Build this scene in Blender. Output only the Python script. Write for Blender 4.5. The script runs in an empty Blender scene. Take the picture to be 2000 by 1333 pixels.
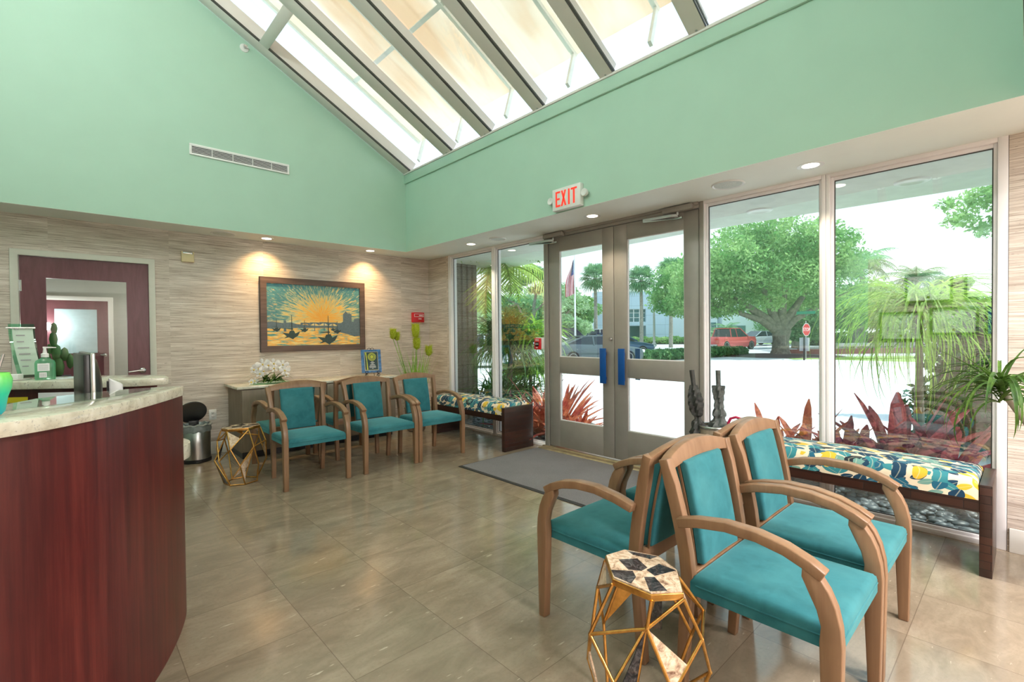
import bpy, bmesh, math, random
import numpy as np
from mathutils import Vector, Matrix, Euler
random.seed(7); rng = np.random.default_rng(11)
sc = bpy.context.scene
col = sc.collection

# ---------------------------------------------------------------- camera, world, sun, big lights, exposure
cd = bpy.data.cameras.new('camera'); cam = bpy.data.objects.new('camera', cd); col.objects.link(cam)
cd.sensor_fit = 'HORIZONTAL'; cd.sensor_width = 36.0; cd.lens = 937.38 / 2000 * 36.0
cd.clip_start = 0.02; cd.clip_end = 500
f_ = Vector((0.68004361, 0.733024, -0.01471425)); r_ = Vector((0.73297163, -0.68018992, -0.00970924)); u_ = Vector((0.01712559, 0.00418242, 0.9998446))
cam.matrix_world = Matrix(((r_.x, u_.x, -f_.x, 0), (r_.y, u_.y, -f_.y, 0), (r_.z, u_.z, -f_.z, 1.30), (0, 0, 0, 1)))
sc.camera = cam
sc.view_settings.view_transform = 'Standard'; sc.view_settings.look = 'None'
sc.view_settings.gamma = 1.0; sc.view_settings.use_curve_mapping = False
sc.view_settings.exposure = 0.34
sc.cycles.sample_clamp_indirect = 6.0
sc.cycles.max_bounces = 10; sc.cycles.diffuse_bounces = 5; sc.cycles.transparent_max_bounces = 16
sc.cycles.caustics_reflective = False; sc.cycles.caustics_refractive = False

wd = bpy.data.worlds.new('sky'); sc.world = wd; wd.use_nodes = True
wn = wd.node_tree; wn.nodes.clear()
wo = wn.nodes.new('ShaderNodeOutputWorld'); wb = wn.nodes.new('ShaderNodeBackground')
wt = wn.nodes.new('ShaderNodeTexCoord'); ws = wn.nodes.new('ShaderNodeSeparateXYZ'); wr = wn.nodes.new('ShaderNodeValToRGB')
wr.color_ramp.elements[0].position = 0.0; wr.color_ramp.elements[0].color = (0.93, 0.98, 1.0, 1)
wr.color_ramp.elements[1].position = 0.8; wr.color_ramp.elements[1].color = (0.55, 0.78, 1.0, 1)
wn.links.new(wt.outputs['Generated'], ws.inputs[0]); wn.links.new(ws.outputs['Z'], wr.inputs[0])
wn.links.new(wr.outputs[0], wb.inputs[0]); wn.links.new(wb.outputs[0], wo.inputs[0])
wb.inputs[1].default_value = 1.5

sd = bpy.data.lights.new('sun', 'SUN'); sd.energy = 5.0; sd.angle = 0.01; sd.color = (1.0, 0.96, 0.88)
sun = bpy.data.objects.new('sun', sd); col.objects.link(sun)
sun.rotation_euler = Vector((-0.36, 0.30, -0.88)).to_track_quat('-Z', 'Y').to_euler()

def area_light(name, loc, size, power, color=(1, 1, 1), rot=(0, 0, 0), shape='SQUARE', sy=None, spread=None):
    l = bpy.data.lights.new(name, 'AREA'); l.energy = power; l.size = size; l.color = color; l.shape = shape
    if sy: l.size_y = sy
    if spread: l.spread = spread
    o = bpy.data.objects.new(name, l); o.location = loc; o.rotation_euler = rot; col.objects.link(o); return o
def spot_light(name, loc, power, angle, blend, color, direction=(0, 0, -1), radius=.03):
    l = bpy.data.lights.new(name, 'SPOT'); l.energy = power; l.spot_size = angle; l.spot_blend = blend; l.color = color; l.shadow_soft_size = radius
    o = bpy.data.objects.new(name, l); o.location = loc; o.rotation_euler = Vector(direction).to_track_quat('-Z', 'Y').to_euler(); col.objects.link(o); return o

# fill lamps added behind the camera to brighten the room (housings built further down)
FILL_PANELS = [(1.4, -1.2), (2.8, -1.2), (1.4, -2.6), (2.8, -2.6)]
for x, y in FILL_PANELS:
    area_light('fill_panel_lamp', (x, y, 2.36), 0.55, 60, (1.0, 0.965, 0.95))
# unseen fill bulbs added high over the reception area, left of the frame
FILL_PENDANTS = [(-0.80, 3.7), (-0.80, 2.5), (-0.80, 1.3)]
PZ = 4.65
for x, y in FILL_PENDANTS:
    l = bpy.data.lights.new('fill_pendant_bulb', 'POINT'); l.energy = 52; l.shadow_soft_size = 0.16; l.color = (1.0, 0.965, 0.95)
    o = bpy.data.objects.new('fill_pendant_bulb', l); o.location = (x, y, PZ); col.objects.link(o)

# ---------------------------------------------------------------- measured room
X = 4.015; Y = 6.167; C = 2.426; GX = 3.395; GY = 5.749; XB = -1.25; YR = 0.02; YB = -3.4
SLOPE = 0.537
def roofz(x): return 3.45 + SLOPE * (GX - x)
GR = -0.12           # outdoor ground

# ---------------------------------------------------------------- helpers
def tag(o, label=None, cat=None, group=None, kind=None):
    if label: o['label'] = label
    if cat: o['category'] = cat
    if group: o['group'] = group
    if kind: o['kind'] = kind
    return o
def thing(name, label, cat, loc=(0, 0, 0), rz=0, group=None):
    o = bpy.data.objects.new(name, None); col.objects.link(o); o.location = loc; o.rotation_euler = (0, 0, rz)
    o.empty_display_size = 0.1
    return tag(o, label, cat, group)
class MB:
    def __init__(s): s.v = []; s.f = []; s.m = []
    def add(s, vs, fs, mi=0):
        b = len(s.v); s.v += [tuple(map(float, v)) for v in vs]; s.f += [tuple(b + i for i in f) for f in fs]; s.m += [mi] * len(fs); return s
    def box(s, x0, x1, y0, y1, z0, z1, mi=0):
        if x0 > x1: x0, x1 = x1, x0
        if y0 > y1: y0, y1 = y1, y0
        if z0 > z1: z0, z1 = z1, z0
        v = [(x0, y0, z0), (x1, y0, z0), (x1, y1, z0), (x0, y1, z0), (x0, y0, z1), (x1, y0, z1), (x1, y1, z1), (x0, y1, z1)]
        return s.add(v, [(0, 3, 2, 1), (4, 5, 6, 7), (0, 1, 5, 4), (1, 2, 6, 5), (2, 3, 7, 6), (3, 0, 4, 7)], mi)
    def prism(s, pts, a, b, axis='z', mi=0):
        # polygon pts in the other two axes, extruded from a to b
        n = len(pts)
        def P(p, t): return {'z': (p[0], p[1], t), 'y': (p[0], t, p[1]), 'x': (t, p[0], p[1])}[axis]
        v = [P(p, a) for p in pts] + [P(p, b) for p in pts]
        area = sum(pts[i][0] * pts[(i + 1) % n][1] - pts[(i + 1) % n][0] * pts[i][1] for i in range(n))
        flip = (area < 0) ^ (axis == 'y') ^ (b < a)
        f = [tuple(reversed(range(n))), tuple(range(n, 2 * n))] + [(i, (i + 1) % n, n + (i + 1) % n, n + i) for i in range(n)]
        if flip: f = [tuple(reversed(q)) for q in f]
        return s.add(v, f, mi)
    def tube(s, path, r, n=8, mi=0, cap=True, flat=1.0):
        path = [Vector(p) for p in path]; k = len(path); rs = r if isinstance(r, (list, tuple)) else [r] * k
        up = Vector((0, 0, 1)); v = []; N = None
        for i in range(k):
            t = (path[min(i + 1, k - 1)] - path[max(i - 1, 0)]).normalized()
            if N is None:
                N = t.cross(up if abs(t.dot(up)) < .95 else Vector((1, 0, 0))).normalized()
            else:
                N = (N - t * N.dot(t)).normalized()
            B = t.cross(N)
            for j in range(n):
                a = 2 * math.pi * j / n + math.pi / n
                v.append(path[i] + N * math.cos(a) * rs[i] + B * math.sin(a) * rs[i] * flat)
        f = [(i * n + j, i * n + (j + 1) % n, (i + 1) * n + (j + 1) % n, (i + 1) * n + j) for i in range(k - 1) for j in range(n)]
        if cap: f += [tuple(reversed(range(n))), tuple(range((k - 1) * n, k * n))]
        return s.add(v, f, mi)
    def lathe(s, prof, c=(0, 0, 0), n=24, mi=0, axis='z'):
        v = []; f = []; k = len(prof)
        for (r, z) in prof:
            for j in range(n):
                a = 2 * math.pi * j / n
                p = (r * math.cos(a), r * math.sin(a), z)
                if axis == 'x': p = (z, p[0], p[1])
                if axis == 'y': p = (p[1], z, p[0])
                v.append((c[0] + p[0], c[1] + p[1], c[2] + p[2]))
        f = [(i * n + j, i * n + (j + 1) % n, (i + 1) * n + (j + 1) % n, (i + 1) * n + j) for i in range(k - 1) for j in range(n)]
        if prof[0][0] > 1e-6: f.append(tuple(reversed(range(n))))
        if prof[-1][0] > 1e-6: f.append(tuple(range((k - 1) * n, k * n)))
        return s.add(v, f, mi)
    def sweep(s, path, sizes, mi=0, xdir=(1, 0, 0)):
        # rectangular bar: width along xdir, thickness across the path
        path = [Vector(p) for p in path]; k = len(path); W = Vector(xdir); v = []
        for i in range(k):
            t = (path[min(i + 1, k - 1)] - path[max(i - 1, 0)]).normalized()
            N = t.cross(W).normalized(); w, d = sizes[i] if isinstance(sizes, list) else sizes
            for a, b in ((-1, -1), (1, -1), (1, 1), (-1, 1)): v.append(path[i] + W * a * w / 2 + N * b * d / 2)
        f = [(i * 4 + j, i * 4 + (j + 1) % 4, (i + 1) * 4 + (j + 1) % 4, (i + 1) * 4 + j) for i in range(k - 1) for j in range(4)]
        f += [(3, 2, 1, 0), tuple(range((k - 1) * 4, k * 4))]
        return s.add(v, f, mi)
    def cushion(s, cx, cy, hx, hy, z0, z1, r=.03, crown=.02, n=10, mi=0, bottom=True):
        def cuts(h):
            return [-h, -h + r * .15, -h + r * .5, -h + r] + [(-1 + 2 * i / n) * (h - r) for i in range(1, n)] + [h - r, h - r * .5, h - r * .15, h]
        def ed(a, h):
            t = max(0, (abs(a) - (h - r)) / r); return math.sqrt(max(0, 1 - t * t))
        xs, ys = cuts(hx), cuts(hy); v = []; nx, ny = len(xs), len(ys)
        for y in ys:
            for x in xs:
                v.append((cx + x, cy + y, z1 - r + r * min(ed(x, hx), ed(y, hy)) + crown * (1 - (x / hx) ** 2) * (1 - (y / hy) ** 2)))
        f = [(j * nx + i, j * nx + i + 1, (j + 1) * nx + i + 1, (j + 1) * nx + i) for j in range(ny - 1) for i in range(nx - 1)]
        ring = [i for i in range(nx)] + [j * nx + nx - 1 for j in range(1, ny)] + [(ny - 1) * nx + i for i in range(nx - 2, -1, -1)] + [j * nx for j in range(ny - 2, 0, -1)]
        b = len(v); v += [(v[i][0], v[i][1], z0) for i in ring]; m = len(ring)
        f += [(b + k, b + (k + 1) % m, ring[(k + 1) % m], ring[k]) for k in range(m)] + [tuple(b + k for k in reversed(range(m)))]
        return s.add(v, f, mi)
    def xform(s, M):
        s.v = [tuple(M @ Vector(v)) for v in s.v]; return s
    def build(s, name, mats, parent=None, bevel=0, smooth=None, seg=2):
        me = bpy.data.meshes.new(name); me.from_pydata(s.v, [], s.f)
        mats = mats if isinstance(mats, (list, tuple)) else [mats]
        for m in mats: me.materials.append(m)
        if len(mats) > 1: me.polygons.foreach_set('material_index', s.m)
        if bevel:
            bm = bmesh.new(); bm.from_mesh(me)
            es = [e for e in bm.edges if len(e.link_faces) == 2 and e.calc_face_angle(0) > 0.6]
            bmesh.ops.bevel(bm, geom=es, offset=bevel, segments=seg, affect='EDGES', profile=.5, clamp_overlap=True)
            bm.to_mesh(me); bm.free()
        if smooth is not None or bevel:
            me.polygons.foreach_set('use_smooth', [True] * len(me.polygons)); me.set_sharp_from_angle(angle=math.radians(smooth or 50))
        me.update()
        o = bpy.data.objects.new(name, me); col.objects.link(o)
        if parent: o.parent = parent
        return o
def structure(o): o['kind'] = 'structure'; return o
def copy_tree(o, parent=None):
    c = o.copy(); col.objects.link(c)
    if parent: c.parent = parent
    for ch in o.children: copy_tree(ch, c)
    return c
def text_mesh(body, size, depth=.001, align='CENTER', spacing=1.0):
    cu = bpy.data.curves.new('lettering', 'FONT'); cu.body = body; cu.size = size; cu.extrude = depth; cu.align_x = align; cu.align_y = 'CENTER'; cu.space_character = spacing
    t = bpy.data.objects.new('lettering', cu); col.objects.link(t); dg = bpy.context.evaluated_depsgraph_get()
    me = bpy.data.meshes.new_from_object(t.evaluated_get(dg)); bpy.data.objects.remove(t); bpy.data.curves.remove(cu)
    return me
def add_text(mb, body, size, M, sx=1, depth=.001, mi=0, spacing=1.0, bold=0):
    me = text_mesh(body, size, depth, spacing=spacing)
    mb.add([M @ Vector((v.co.x * sx, v.co.y, v.co.z)) for v in me.vertices], [tuple(p.vertices) for p in me.polygons], mi)
    bpy.data.meshes.remove(me)

# ---------------------------------------------------------------- materials
class NT:
    def __init__(s, name):
        s.m = bpy.data.materials.new(name); s.m.use_nodes = True; s.t = s.m.node_tree; s.b = s.t.nodes['Principled BSDF']; s.o = s.t.nodes['Material Output']
    def n(s, kind, ins=None, **props):
        nd = s.t.nodes.new(kind)
        for k, v in props.items(): setattr(nd, k, v)
        for k, v in (ins or {}).items(): s.put(nd.inputs[k], v)
        return nd
    def put(s, inp, v):
        if hasattr(v, 'outputs'): v = v.outputs[0]
        if isinstance(v, bpy.types.NodeSocket): s.t.links.new(v, inp)
        else: inp.default_value = v
    def set(s, **k):
        names = dict(color='Base Color', rough='Roughness', metal='Metallic', spec='Specular IOR Level', trans='Transmission Weight', coat='Coat Weight', sheen='Sheen Weight', normal='Normal', alpha='Alpha', coatr='Coat Roughness', emit='Emission Color', es='Emission Strength', sss='Subsurface Weight', sheentint='Sheen Tint', ior='IOR', sheenr='Sheen Roughness')
        for a, v in k.items(): s.put(s.b.inputs[names[a]], v)
    def math(s, op, a, b=0.0, c=None):
        nd = s.n('ShaderNodeMath', operation=op); s.put(nd.inputs[0], a); s.put(nd.inputs[1], b)
        if c is not None: s.put(nd.inputs[2], c)
        return nd.outputs[0]
    def obj(s, scale=(1, 1, 1), rot=(0, 0, 0)):
        tc = s.n('ShaderNodeTexCoord'); mp = s.n('ShaderNodeMapping', {'Vector': tc.outputs['Object'], 'Scale': scale, 'Rotation': rot}); return mp.outputs[0]
    def noise(s, vec, scale=5, detail=4, rough=.55, dist=0):
        return s.n('ShaderNodeTexNoise', {'Vector': vec, 'Scale': scale, 'Detail': detail, 'Roughness': rough, 'Distortion': dist})
    def ramp(s, fac, stops, interp='LINEAR'):
        r = s.n('ShaderNodeValToRGB'); s.put(r.inputs[0], fac); cr = r.color_ramp; cr.interpolation = interp
        while len(cr.elements) > 1: cr.elements.remove(cr.elements[-1])
        for i, (p, c) in enumerate(stops):
            e = cr.elements[0] if i == 0 else cr.elements.new(p)
            e.position = p; e.color = tuple(c) + (1,) if len(c) == 3 else c
        return r.outputs[0]
    def mix(s, fac, a, b, mode='MIX'):
        nd = s.n('ShaderNodeMix', data_type='RGBA', blend_type=mode); s.put(nd.inputs[0], fac); s.put(nd.inputs[6], a); s.put(nd.inputs[7], b); return nd.outputs[2]
    def bump(s, h, strength=.3, dist=.01):
        return s.n('ShaderNodeBump', {'Height': h, 'Strength': strength, 'Distance': dist}).outputs[0]
def C4(c): return (c[0], c[1], c[2], 1)
def simple(name, c, rough=.5, metal=0, var=.08, scale=20, bump=0, spec=.5, **k):
    t = NT(name); v = t.obj(); nz = t.noise(v, scale, 4)
    a = [max(0, x * (1 - var)) for x in c]; b = [min(1, x * (1 + var)) for x in c]
    t.set(color=t.ramp(nz.outputs[0], [(.3, a), (.7, b)]), rough=rough, metal=metal, spec=spec, **k)
    if bump: t.set(normal=t.bump(nz.outputs[0], bump, .005))
    return t.m
def emis(name, c, s):
    t = NT(name); t.set(color=C4((.8, .8, .8)), emit=C4(c), es=s); return t.m

M = {}
M['mint'] = simple('mint_wall_paint', (.42, .62, .515), .62, var=.02, scale=3, bump=.02)
M['soffit'] = simple('ceiling_paint', (.86, .89, .85), .7, var=.015, scale=4)
M['white'] = simple('white_trim_paint', (.80, .78, .74), .4, var=.02)
M['offwhite'] = simple('cream_trim_paint', (.66, .645, .58), .45, var=.02)
M['alu'] = simple('pale_aluminium', (.86, .83, .85), .55, var=.01, scale=2, spec=.3)
M['alu_door'] = simple('taupe_door_metal', (.315, .285, .26), .42, metal=.15, var=.05, scale=9)
M['rafter'] = simple('skylight_rafter_metal', (.76, .71, .70), .5, metal=0, var=.03, scale=5)
M['rafter_dark'] = simple('skylight_gasket', (.06, .06, .055), .5)
M['chrome'] = simple('satin_chrome', (.62, .62, .62), .22, metal=1, var=.04)
M['black'] = simple('black_plastic', (.012, .012, .013), .35)
M['darkmetal'] = simple('black_wire', (.03, .028, .025), .4, metal=.5)
M['whiteplastic'] = simple('white_plastic', (.80, .80, .80), .35, var=.02)
M['greyplastic'] = simple('grey_plastic', (.30, .30, .32), .4, var=.03)
M['cream'] = simple('cream_plastic', (.72, .60, .36), .4, var=.03)
M['red'] = simple('red_enamel', (.60, .012, .02), .35, var=.05)
M['bluetape'] = simple('blue_plate', (.0, .07, .30), .4, var=.04)
M['concrete'] = simple('pale_concrete', (.66, .66, .66), .85, var=.06, scale=1.2, bump=.1)
M['road'] = simple('pale_asphalt', (.50, .51, .52), .9, var=.05, scale=.6)
M['grassland'] = simple('lawn_grass', (.27, .40, .12), .95, var=.25, scale=9)
M['mulch'] = simple('dark_mulch', (.10, .08, .07), .95, var=.4, scale=30)
M['stucco'] = simple('exterior_stucco', (.76, .80, .77), .9, var=.06, scale=8, bump=.2)
M['bwhite'] = simple('white_building_panels', (.60, .68, .74), .6, var=.03)
M['bglass'] = simple('teal_building_glass', (.08, .18, .19), .15, var=.3, scale=.8)
M['beigeb'] = simple('beige_stucco', (.62, .55, .42), .8, var=.04)
M['bark'] = simple('grey_bark', (.22, .20, .16), .95, var=.35, scale=7, bump=.6)
M['palmbark'] = simple('palm_bark', (.34, .31, .26), .95, var=.3, scale=6, bump=.5)
M['brick'] = simple('red_brick_kerb', (.28, .15, .12), .9, var=.15)
M['tyre'] = simple('tyre_rubber', (.02, .02, .02), .8)
M['hub'] = simple('wheel_hub', (.55, .56, .58), .35, metal=.6)
M['carglass'] = simple('car_glass', (.02, .03, .04), .08)

def m_wallpaper():
    t = NT('grasscloth_wallpaper'); tc = t.n('ShaderNodeTexCoord'); s = t.n('ShaderNodeSeparateXYZ', {0: tc.outputs['Object']})
    h = t.math('ADD', s.outputs[0], s.outputs[1])
    v = t.n('ShaderNodeCombineXYZ'); t.put(v.inputs[0], t.math('MULTIPLY', h, 3.6)); t.put(v.inputs[1], t.math('MULTIPLY', s.outputs[2], 175)); 
    panel = t.math('FLOOR', t.math('DIVIDE', t.math('ADD', h, .35), .915)); t.put(v.inputs[2], t.math('MULTIPLY', panel, 7.3))
    n1 = t.noise(v.outputs[0], 1.0, 5, .6, .3)
    v2 = t.n('ShaderNodeCombineXYZ'); t.put(v2.inputs[0], t.math('MULTIPLY', h, 1.1)); t.put(v2.inputs[1], t.math('MULTIPLY', s.outputs[2], 16)); t.put(v2.inputs[2], t.math('MULTIPLY', panel, 3.1))
    n2 = t.noise(v2.outputs[0], 1.0, 3)
    v3 = t.n('ShaderNodeCombineXYZ'); t.put(v3.inputs[0], t.math('MULTIPLY', h, 22)); t.put(v3.inputs[1], t.math('MULTIPLY', s.outputs[2], 160)); n3 = t.noise(v3.outputs[0], 1.0, 2)
    c1 = t.ramp(n1.outputs[0], [(.30, (.33, .26, .215)), (.42, (.54, .455, .40)), (.54, (.70, .615, .55)), (.68, (.86, .80, .75))])
    c2 = t.ramp(n2.outputs[0], [(.3, (.86, .84, .82)), (.7, (1.08, 1.08, 1.08))])
    c = t.mix(1.0, c1, c2, 'MULTIPLY')
    c = t.mix(t.ramp(n3.outputs[0], [(.27, (.75,) * 3), (.33, (0, 0, 0))]), c, C4((.15, .11, .085)))
    wn_ = t.n('ShaderNodeTexWhiteNoise', noise_dimensions='1D'); t.put(wn_.inputs['W'], panel)
    c = t.mix(1.0, c, t.ramp(wn_.outputs['Value'], [(0, (.93, .92, .91)), (1, (1.04, 1.04, 1.05))]), 'MULTIPLY')
    t.set(color=c, rough=.75, normal=t.bump(n1.outputs[0], .35, .004)); return t.m
M['wallpaper'] = m_wallpaper()

def m_floor():
    t = NT('limestone_floor_tile'); tc = t.n('ShaderNodeTexCoord'); s = t.n('ShaderNodeSeparateXYZ', {0: tc.outputs['Object']})
    T = .4575; gx = t.math('DIVIDE', t.math('SUBTRACT', s.outputs[0], .3175), T); gy = t.math('DIVIDE', t.math('SUBTRACT', s.outputs[1], .35), T)
    def line(g): return t.math('LESS_THAN', t.math('ABSOLUTE', t.math('SUBTRACT', t.math('FRACT', t.math('ADD', g, .5)), .5)), .0035)
    ln = t.math('MAXIMUM', line(gx), line(gy))
    cell = t.n('ShaderNodeCombineXYZ'); t.put(cell.inputs[0], t.math('FLOOR', gx)); t.put(cell.inputs[1], t.math('FLOOR', gy))
    w = t.n('ShaderNodeTexWhiteNoise', {'Vector': cell.outputs[0]})
    off = t.n('ShaderNodeVectorMath', {0: tc.outputs['Object'], 1: w.outputs['Color']}, operation='MULTIPLY_ADD'); off.inputs[2].default_value = (0, 0, 0)
    va = t.n('ShaderNodeVectorMath', {0: tc.outputs['Object'], 1: w.outputs['Color']}, operation='ADD')
    mp = t.n('ShaderNodeMapping', {'Vector': va.outputs[0], 'Scale': (1.6, 4.0, 1)})
    n1 = t.noise(mp.outputs[0], 2.2, 7, .65, .6); n2 = t.noise(tc.outputs['Object'], 1.0, 3)
    mp2 = t.n('ShaderNodeMapping', {'Vector': va.outputs[0], 'Scale': (12, 45, 1), 'Rotation': (0, 0, .5)}); n3 = t.noise(mp2.outputs[0], 1.0, 2)
    c = t.ramp(n1.outputs[0], [(.25, (.21, .158, .110)), (.45, (.285, .220, .157)), (.6, (.345, .275, .20)), (.78, (.43, .355, .265))])
    c = t.mix(t.ramp(n2.outputs[0], [(.35, (.35,) * 3), (.7, (0,) * 3)]), c, C4((.22, .195, .145)))
    c = t.mix(1.0, c, t.ramp(w.outputs['Value'], [(0, (.92, .92, .92)), (1, (1.06, 1.05, 1.04))]), 'MULTIPLY')
    c = t.mix(t.ramp(n3.outputs[0], [(.70, (0,) * 3), (.76, (.6,) * 3)]), c, C4((.62, .54, .42)))
    n4 = t.noise(tc.outputs['Object'], 60, 2); c = t.mix(t.ramp(n4.outputs[0], [(.3, (.25,) * 3), (.5, (0,) * 3)]), c, C4((.2, .16, .11)))
    c = t.mix(t.math('MULTIPLY', ln, .65), c, C4((.13, .095, .065)))
    t.set(color=c, rough=t.ramp(n1.outputs[0], [(.3, (.09,) * 3), (.7, (.17,) * 3)]), spec=.6); return t.m
M['floor'] = m_floor()

def m_wood(name, a, b, sc_=(2, 2, 14), rough=.42, coat=0.0, grain=1.0, dirn='x'):
    t = NT(name); s = {'x': (2.5, 28, 28), 'y': (28, 2.5, 28), 'z': (28, 28, 2.5)}[dirn]
    n1 = t.noise(t.obj(s), 1.0 * grain, 4, .6, .5); n2 = t.noise(t.obj((3, 3, 3)), 1.5, 2)
    c = t.ramp(n1.outputs[0], [(.3, a), (.7, b)]); c = t.mix(1.0, c, t.ramp(n2.outputs[0], [(.3, (.9,) * 3), (.7, (1.08,) * 3)]), 'MULTIPLY')
    t.set(color=c, rough=rough, coat=coat, coatr=.15); return t.m
M['chairwood'] = m_wood('taupe_beech_wood', (.225, .122, .064), (.295, .17, .094), rough=.36, dirn='z')
M['espresso'] = None
def m_velvet():
    t = NT('teal_velvet'); n1 = t.noise(t.obj(), 14, 5, .6, .4); n2 = t.noise(t.obj(), 5, 3)
    c = t.ramp(n1.outputs[0], [(.3, (.020, .125, .15)), (.7, (.034, .18, .21))]); c = t.mix(t.ramp(n2.outputs[0], [(.45, (0,) * 3), (.7, (.35,) * 3)]), c, C4((.08, .27, .29)))
    t.set(color=c, rough=.8, sheen=.5, sheenr=.4, spec=.2, normal=t.bump(n1.outputs[0], .1, .003)); t.b.inputs['Sheen Tint'].default_value = (.35, .85, .9, 1); return t.m
M['velvet'] = m_velvet()
def m_bench():
    t = NT('dark_stacked_wood_veneer'); br = t.n('ShaderNodeTexBrick', {'Scale': 1.0, 'Mortar Size': .0016, 'Brick Width': .22, 'Row Height': .043, 'Color1': (.05, .018, .012, 1), 'Color2': (.028, .012, .009, 1), 'Mortar': (.004, .003, .003, 1)})
    tc = t.n('ShaderNodeTexCoord'); s = t.n('ShaderNodeSeparateXYZ', {0: tc.outputs['Object']}); v = t.n('ShaderNodeCombineXYZ')
    t.put(v.inputs[0], t.math('ADD', s.outputs[0], s.outputs[1])); t.put(v.inputs[1], s.outputs[2]); t.put(br.inputs['Vector'], v.outputs[0])
    t.set(color=br.outputs[0], rough=.28, spec=.5, normal=t.bump(t.math('SUBTRACT', 1.0, br.outputs['Fac']), .5, .002)); return t.m
M['bench'] = m_bench()
def m_leaf_fabric():
    t = NT('botanical_print_fabric'); tc = t.n('ShaderNodeTexCoord'); s = t.n('ShaderNodeSeparateXYZ', {0: tc.outputs['Object']})
    # unwrap top and side of the cushion into one plane: across = x + z
    u = t.math('SUBTRACT', s.outputs[0], s.outputs[2]); w = s.outputs[1]
    base = t.n('ShaderNodeCombineXYZ'); t.put(base.inputs[0], u); t.put(base.inputs[1], w)
    c = C4((.78, .66, .50))
    def layer(c, sc_, rot, off, stops, th, asp):
        mp = t.n('ShaderNodeMapping', {'Vector': base.outputs[0], 'Scale': (sc_, sc_ * asp, 1), 'Rotation': (0, 0, rot), 'Location': (off, off * .7, 0)})
        vo = t.n('ShaderNodeTexVoronoi', {'Vector': mp.outputs[0], 'Scale': 1.0, 'Randomness': .85}, voronoi_dimensions='2D')
        # leaf shape: |p| measured with a pointed norm
        d = t.n('ShaderNodeVectorMath', {0: mp.outputs[0], 1: vo.outputs['Position']}, operation='SUBTRACT'); ds = t.n('ShaderNodeSeparateXYZ', {0: d.outputs[0]})
        ax_ = t.math('ABSOLUTE', ds.outputs[0]); ay_ = t.math('ABSOLUTE', ds.outputs[1])
        k = t.math('ADD', t.math('MULTIPLY', t.math('POWER', ax_, 1.9), 5.2), t.math('POWER', ay_, 1.25))
        cc = t.n('ShaderNodeSeparateColor', {0: vo.outputs['Color']}).outputs[0]
        leaf = t.math('LESS_THAN', k, th)
        vein = t.math('LESS_THAN', ax_, .018); 
        lc = t.ramp(cc, stops, 'CONSTANT'); lc = t.mix(t.math('MULTIPLY', vein, .35), lc, C4((.7, .7, .5)))
        return t.mix(leaf, c, lc)
    navy, deep, teal, sage, yel, blk = (.008, .045, .095), (.015, .12, .20), (.04, .24, .28), (.16, .33, .29), (.72, .46, .04), (.012, .022, .032)
    pal = [(0, navy), (.24, sage), (.38, teal), (.50, yel), (.60, blk), (.70, teal), (.82, deep)]
    c = layer(c, 17, .5, 0, [(0, yel), (.22, sage), (.42, deep), (.7, navy)], .42, .72)
    c = layer(c, 14, -.7, 3.3, pal, .42, .62)
    c = layer(c, 13, 1.3, 7.7, [(0, navy), (.3, teal), (.5, deep), (.78, sage), (.92, yel)], .36, .55)
    t.set(color=c, rough=.7, spec=.3); return t.m
M['botanical'] = m_leaf_fabric()
def m_granite():
    t = NT('cream_granite'); v = t.obj(); n1 = t.noise(v, 60, 5, .7); n2 = t.noise(v, 14, 3, .6, .8); n3 = t.noise(t.obj((1, 1, 1)), 110, 2)
    c = t.ramp(n2.outputs[0], [(.3, (.50, .46, .36)), (.55, (.68, .65, .54)), (.75, (.74, .72, .64))])
    c = t.mix(t.ramp(n1.outputs[0], [(.60, (0,) * 3), (.68, (.8,) * 3)]), c, C4((.20, .17, .15)))
    c = t.mix(t.ramp(n3.outputs[0], [(.30, (.7,) * 3), (.38, (0,) * 3)]), c, C4((.36, .36, .34)))
    t.set(color=c, rough=.12, spec=.6); return t.m
M['granite'] = m_granite()
def m_mahog():
    t = NT('mahogany_laminate'); n1 = t.noise(t.obj((42, 42, 1.6)), 1.0, 5, .65, .3); n2 = t.noise(t.obj((3, 3, .6)), 1.6, 3)
    c = t.ramp(n1.outputs[0], [(.28, (.052, .008, .010)), (.5, (.095, .014, .014)), (.75, (.155, .027, .023))]); c = t.mix(1.0, c, t.ramp(n2.outputs[0], [(.3, (.65, .68, .75)), (.7, (1.2, 1.1, 1.0))]), 'MULTIPLY')
    t.set(color=c, rough=.34, spec=.45); return t.m
M['mahogany'] = m_mahog()
def m_doorwood():
    t = NT('burgundy_stained_oak'); n1 = t.noise(t.obj((9, 9, 1.3)), 2.0, 6, .6, 1.8)
    t.set(color=t.ramp(n1.outputs[0], [(.3, (.115, .032, .045)), (.7, (.17, .055, .07))]), rough=.3); return t.m
M['doorwood'] = m_doorwood()
def m_glass(name, tint, refl=1.0, base=.0):
    t = NT(name); t.t.nodes.remove(t.b); t.m.use_backface_culling = False; bf = t.n('ShaderNodeNewGeometry'); fr = t.n('ShaderNodeFresnel', {'IOR': t.math('MULTIPLY_ADD', bf.outputs['Backfacing'], 1 / 1.5 - 1.5, 1.5)}); tr = t.n('ShaderNodeBsdfTransparent', {'Color': C4(tint)}); gl = t.n('ShaderNodeBsdfGlossy', {'Color': (1, 1, 1, 1), 'Roughness': 0.0})
    mx = t.n('ShaderNodeMixShader', {0: t.math('MULTIPLY_ADD', fr.outputs[0], refl, base), 1: tr.outputs[0], 2: gl.outputs[0]}); t.t.links.new(mx.outputs[0], t.o.inputs[0]); return t.m
M['glass'] = m_glass('window_glass', (.92, .975, .96), 1.0, .07)
M['glass_thin'] = m_glass('clear_glass', (.94, .98, .96), 1.0)
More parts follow.
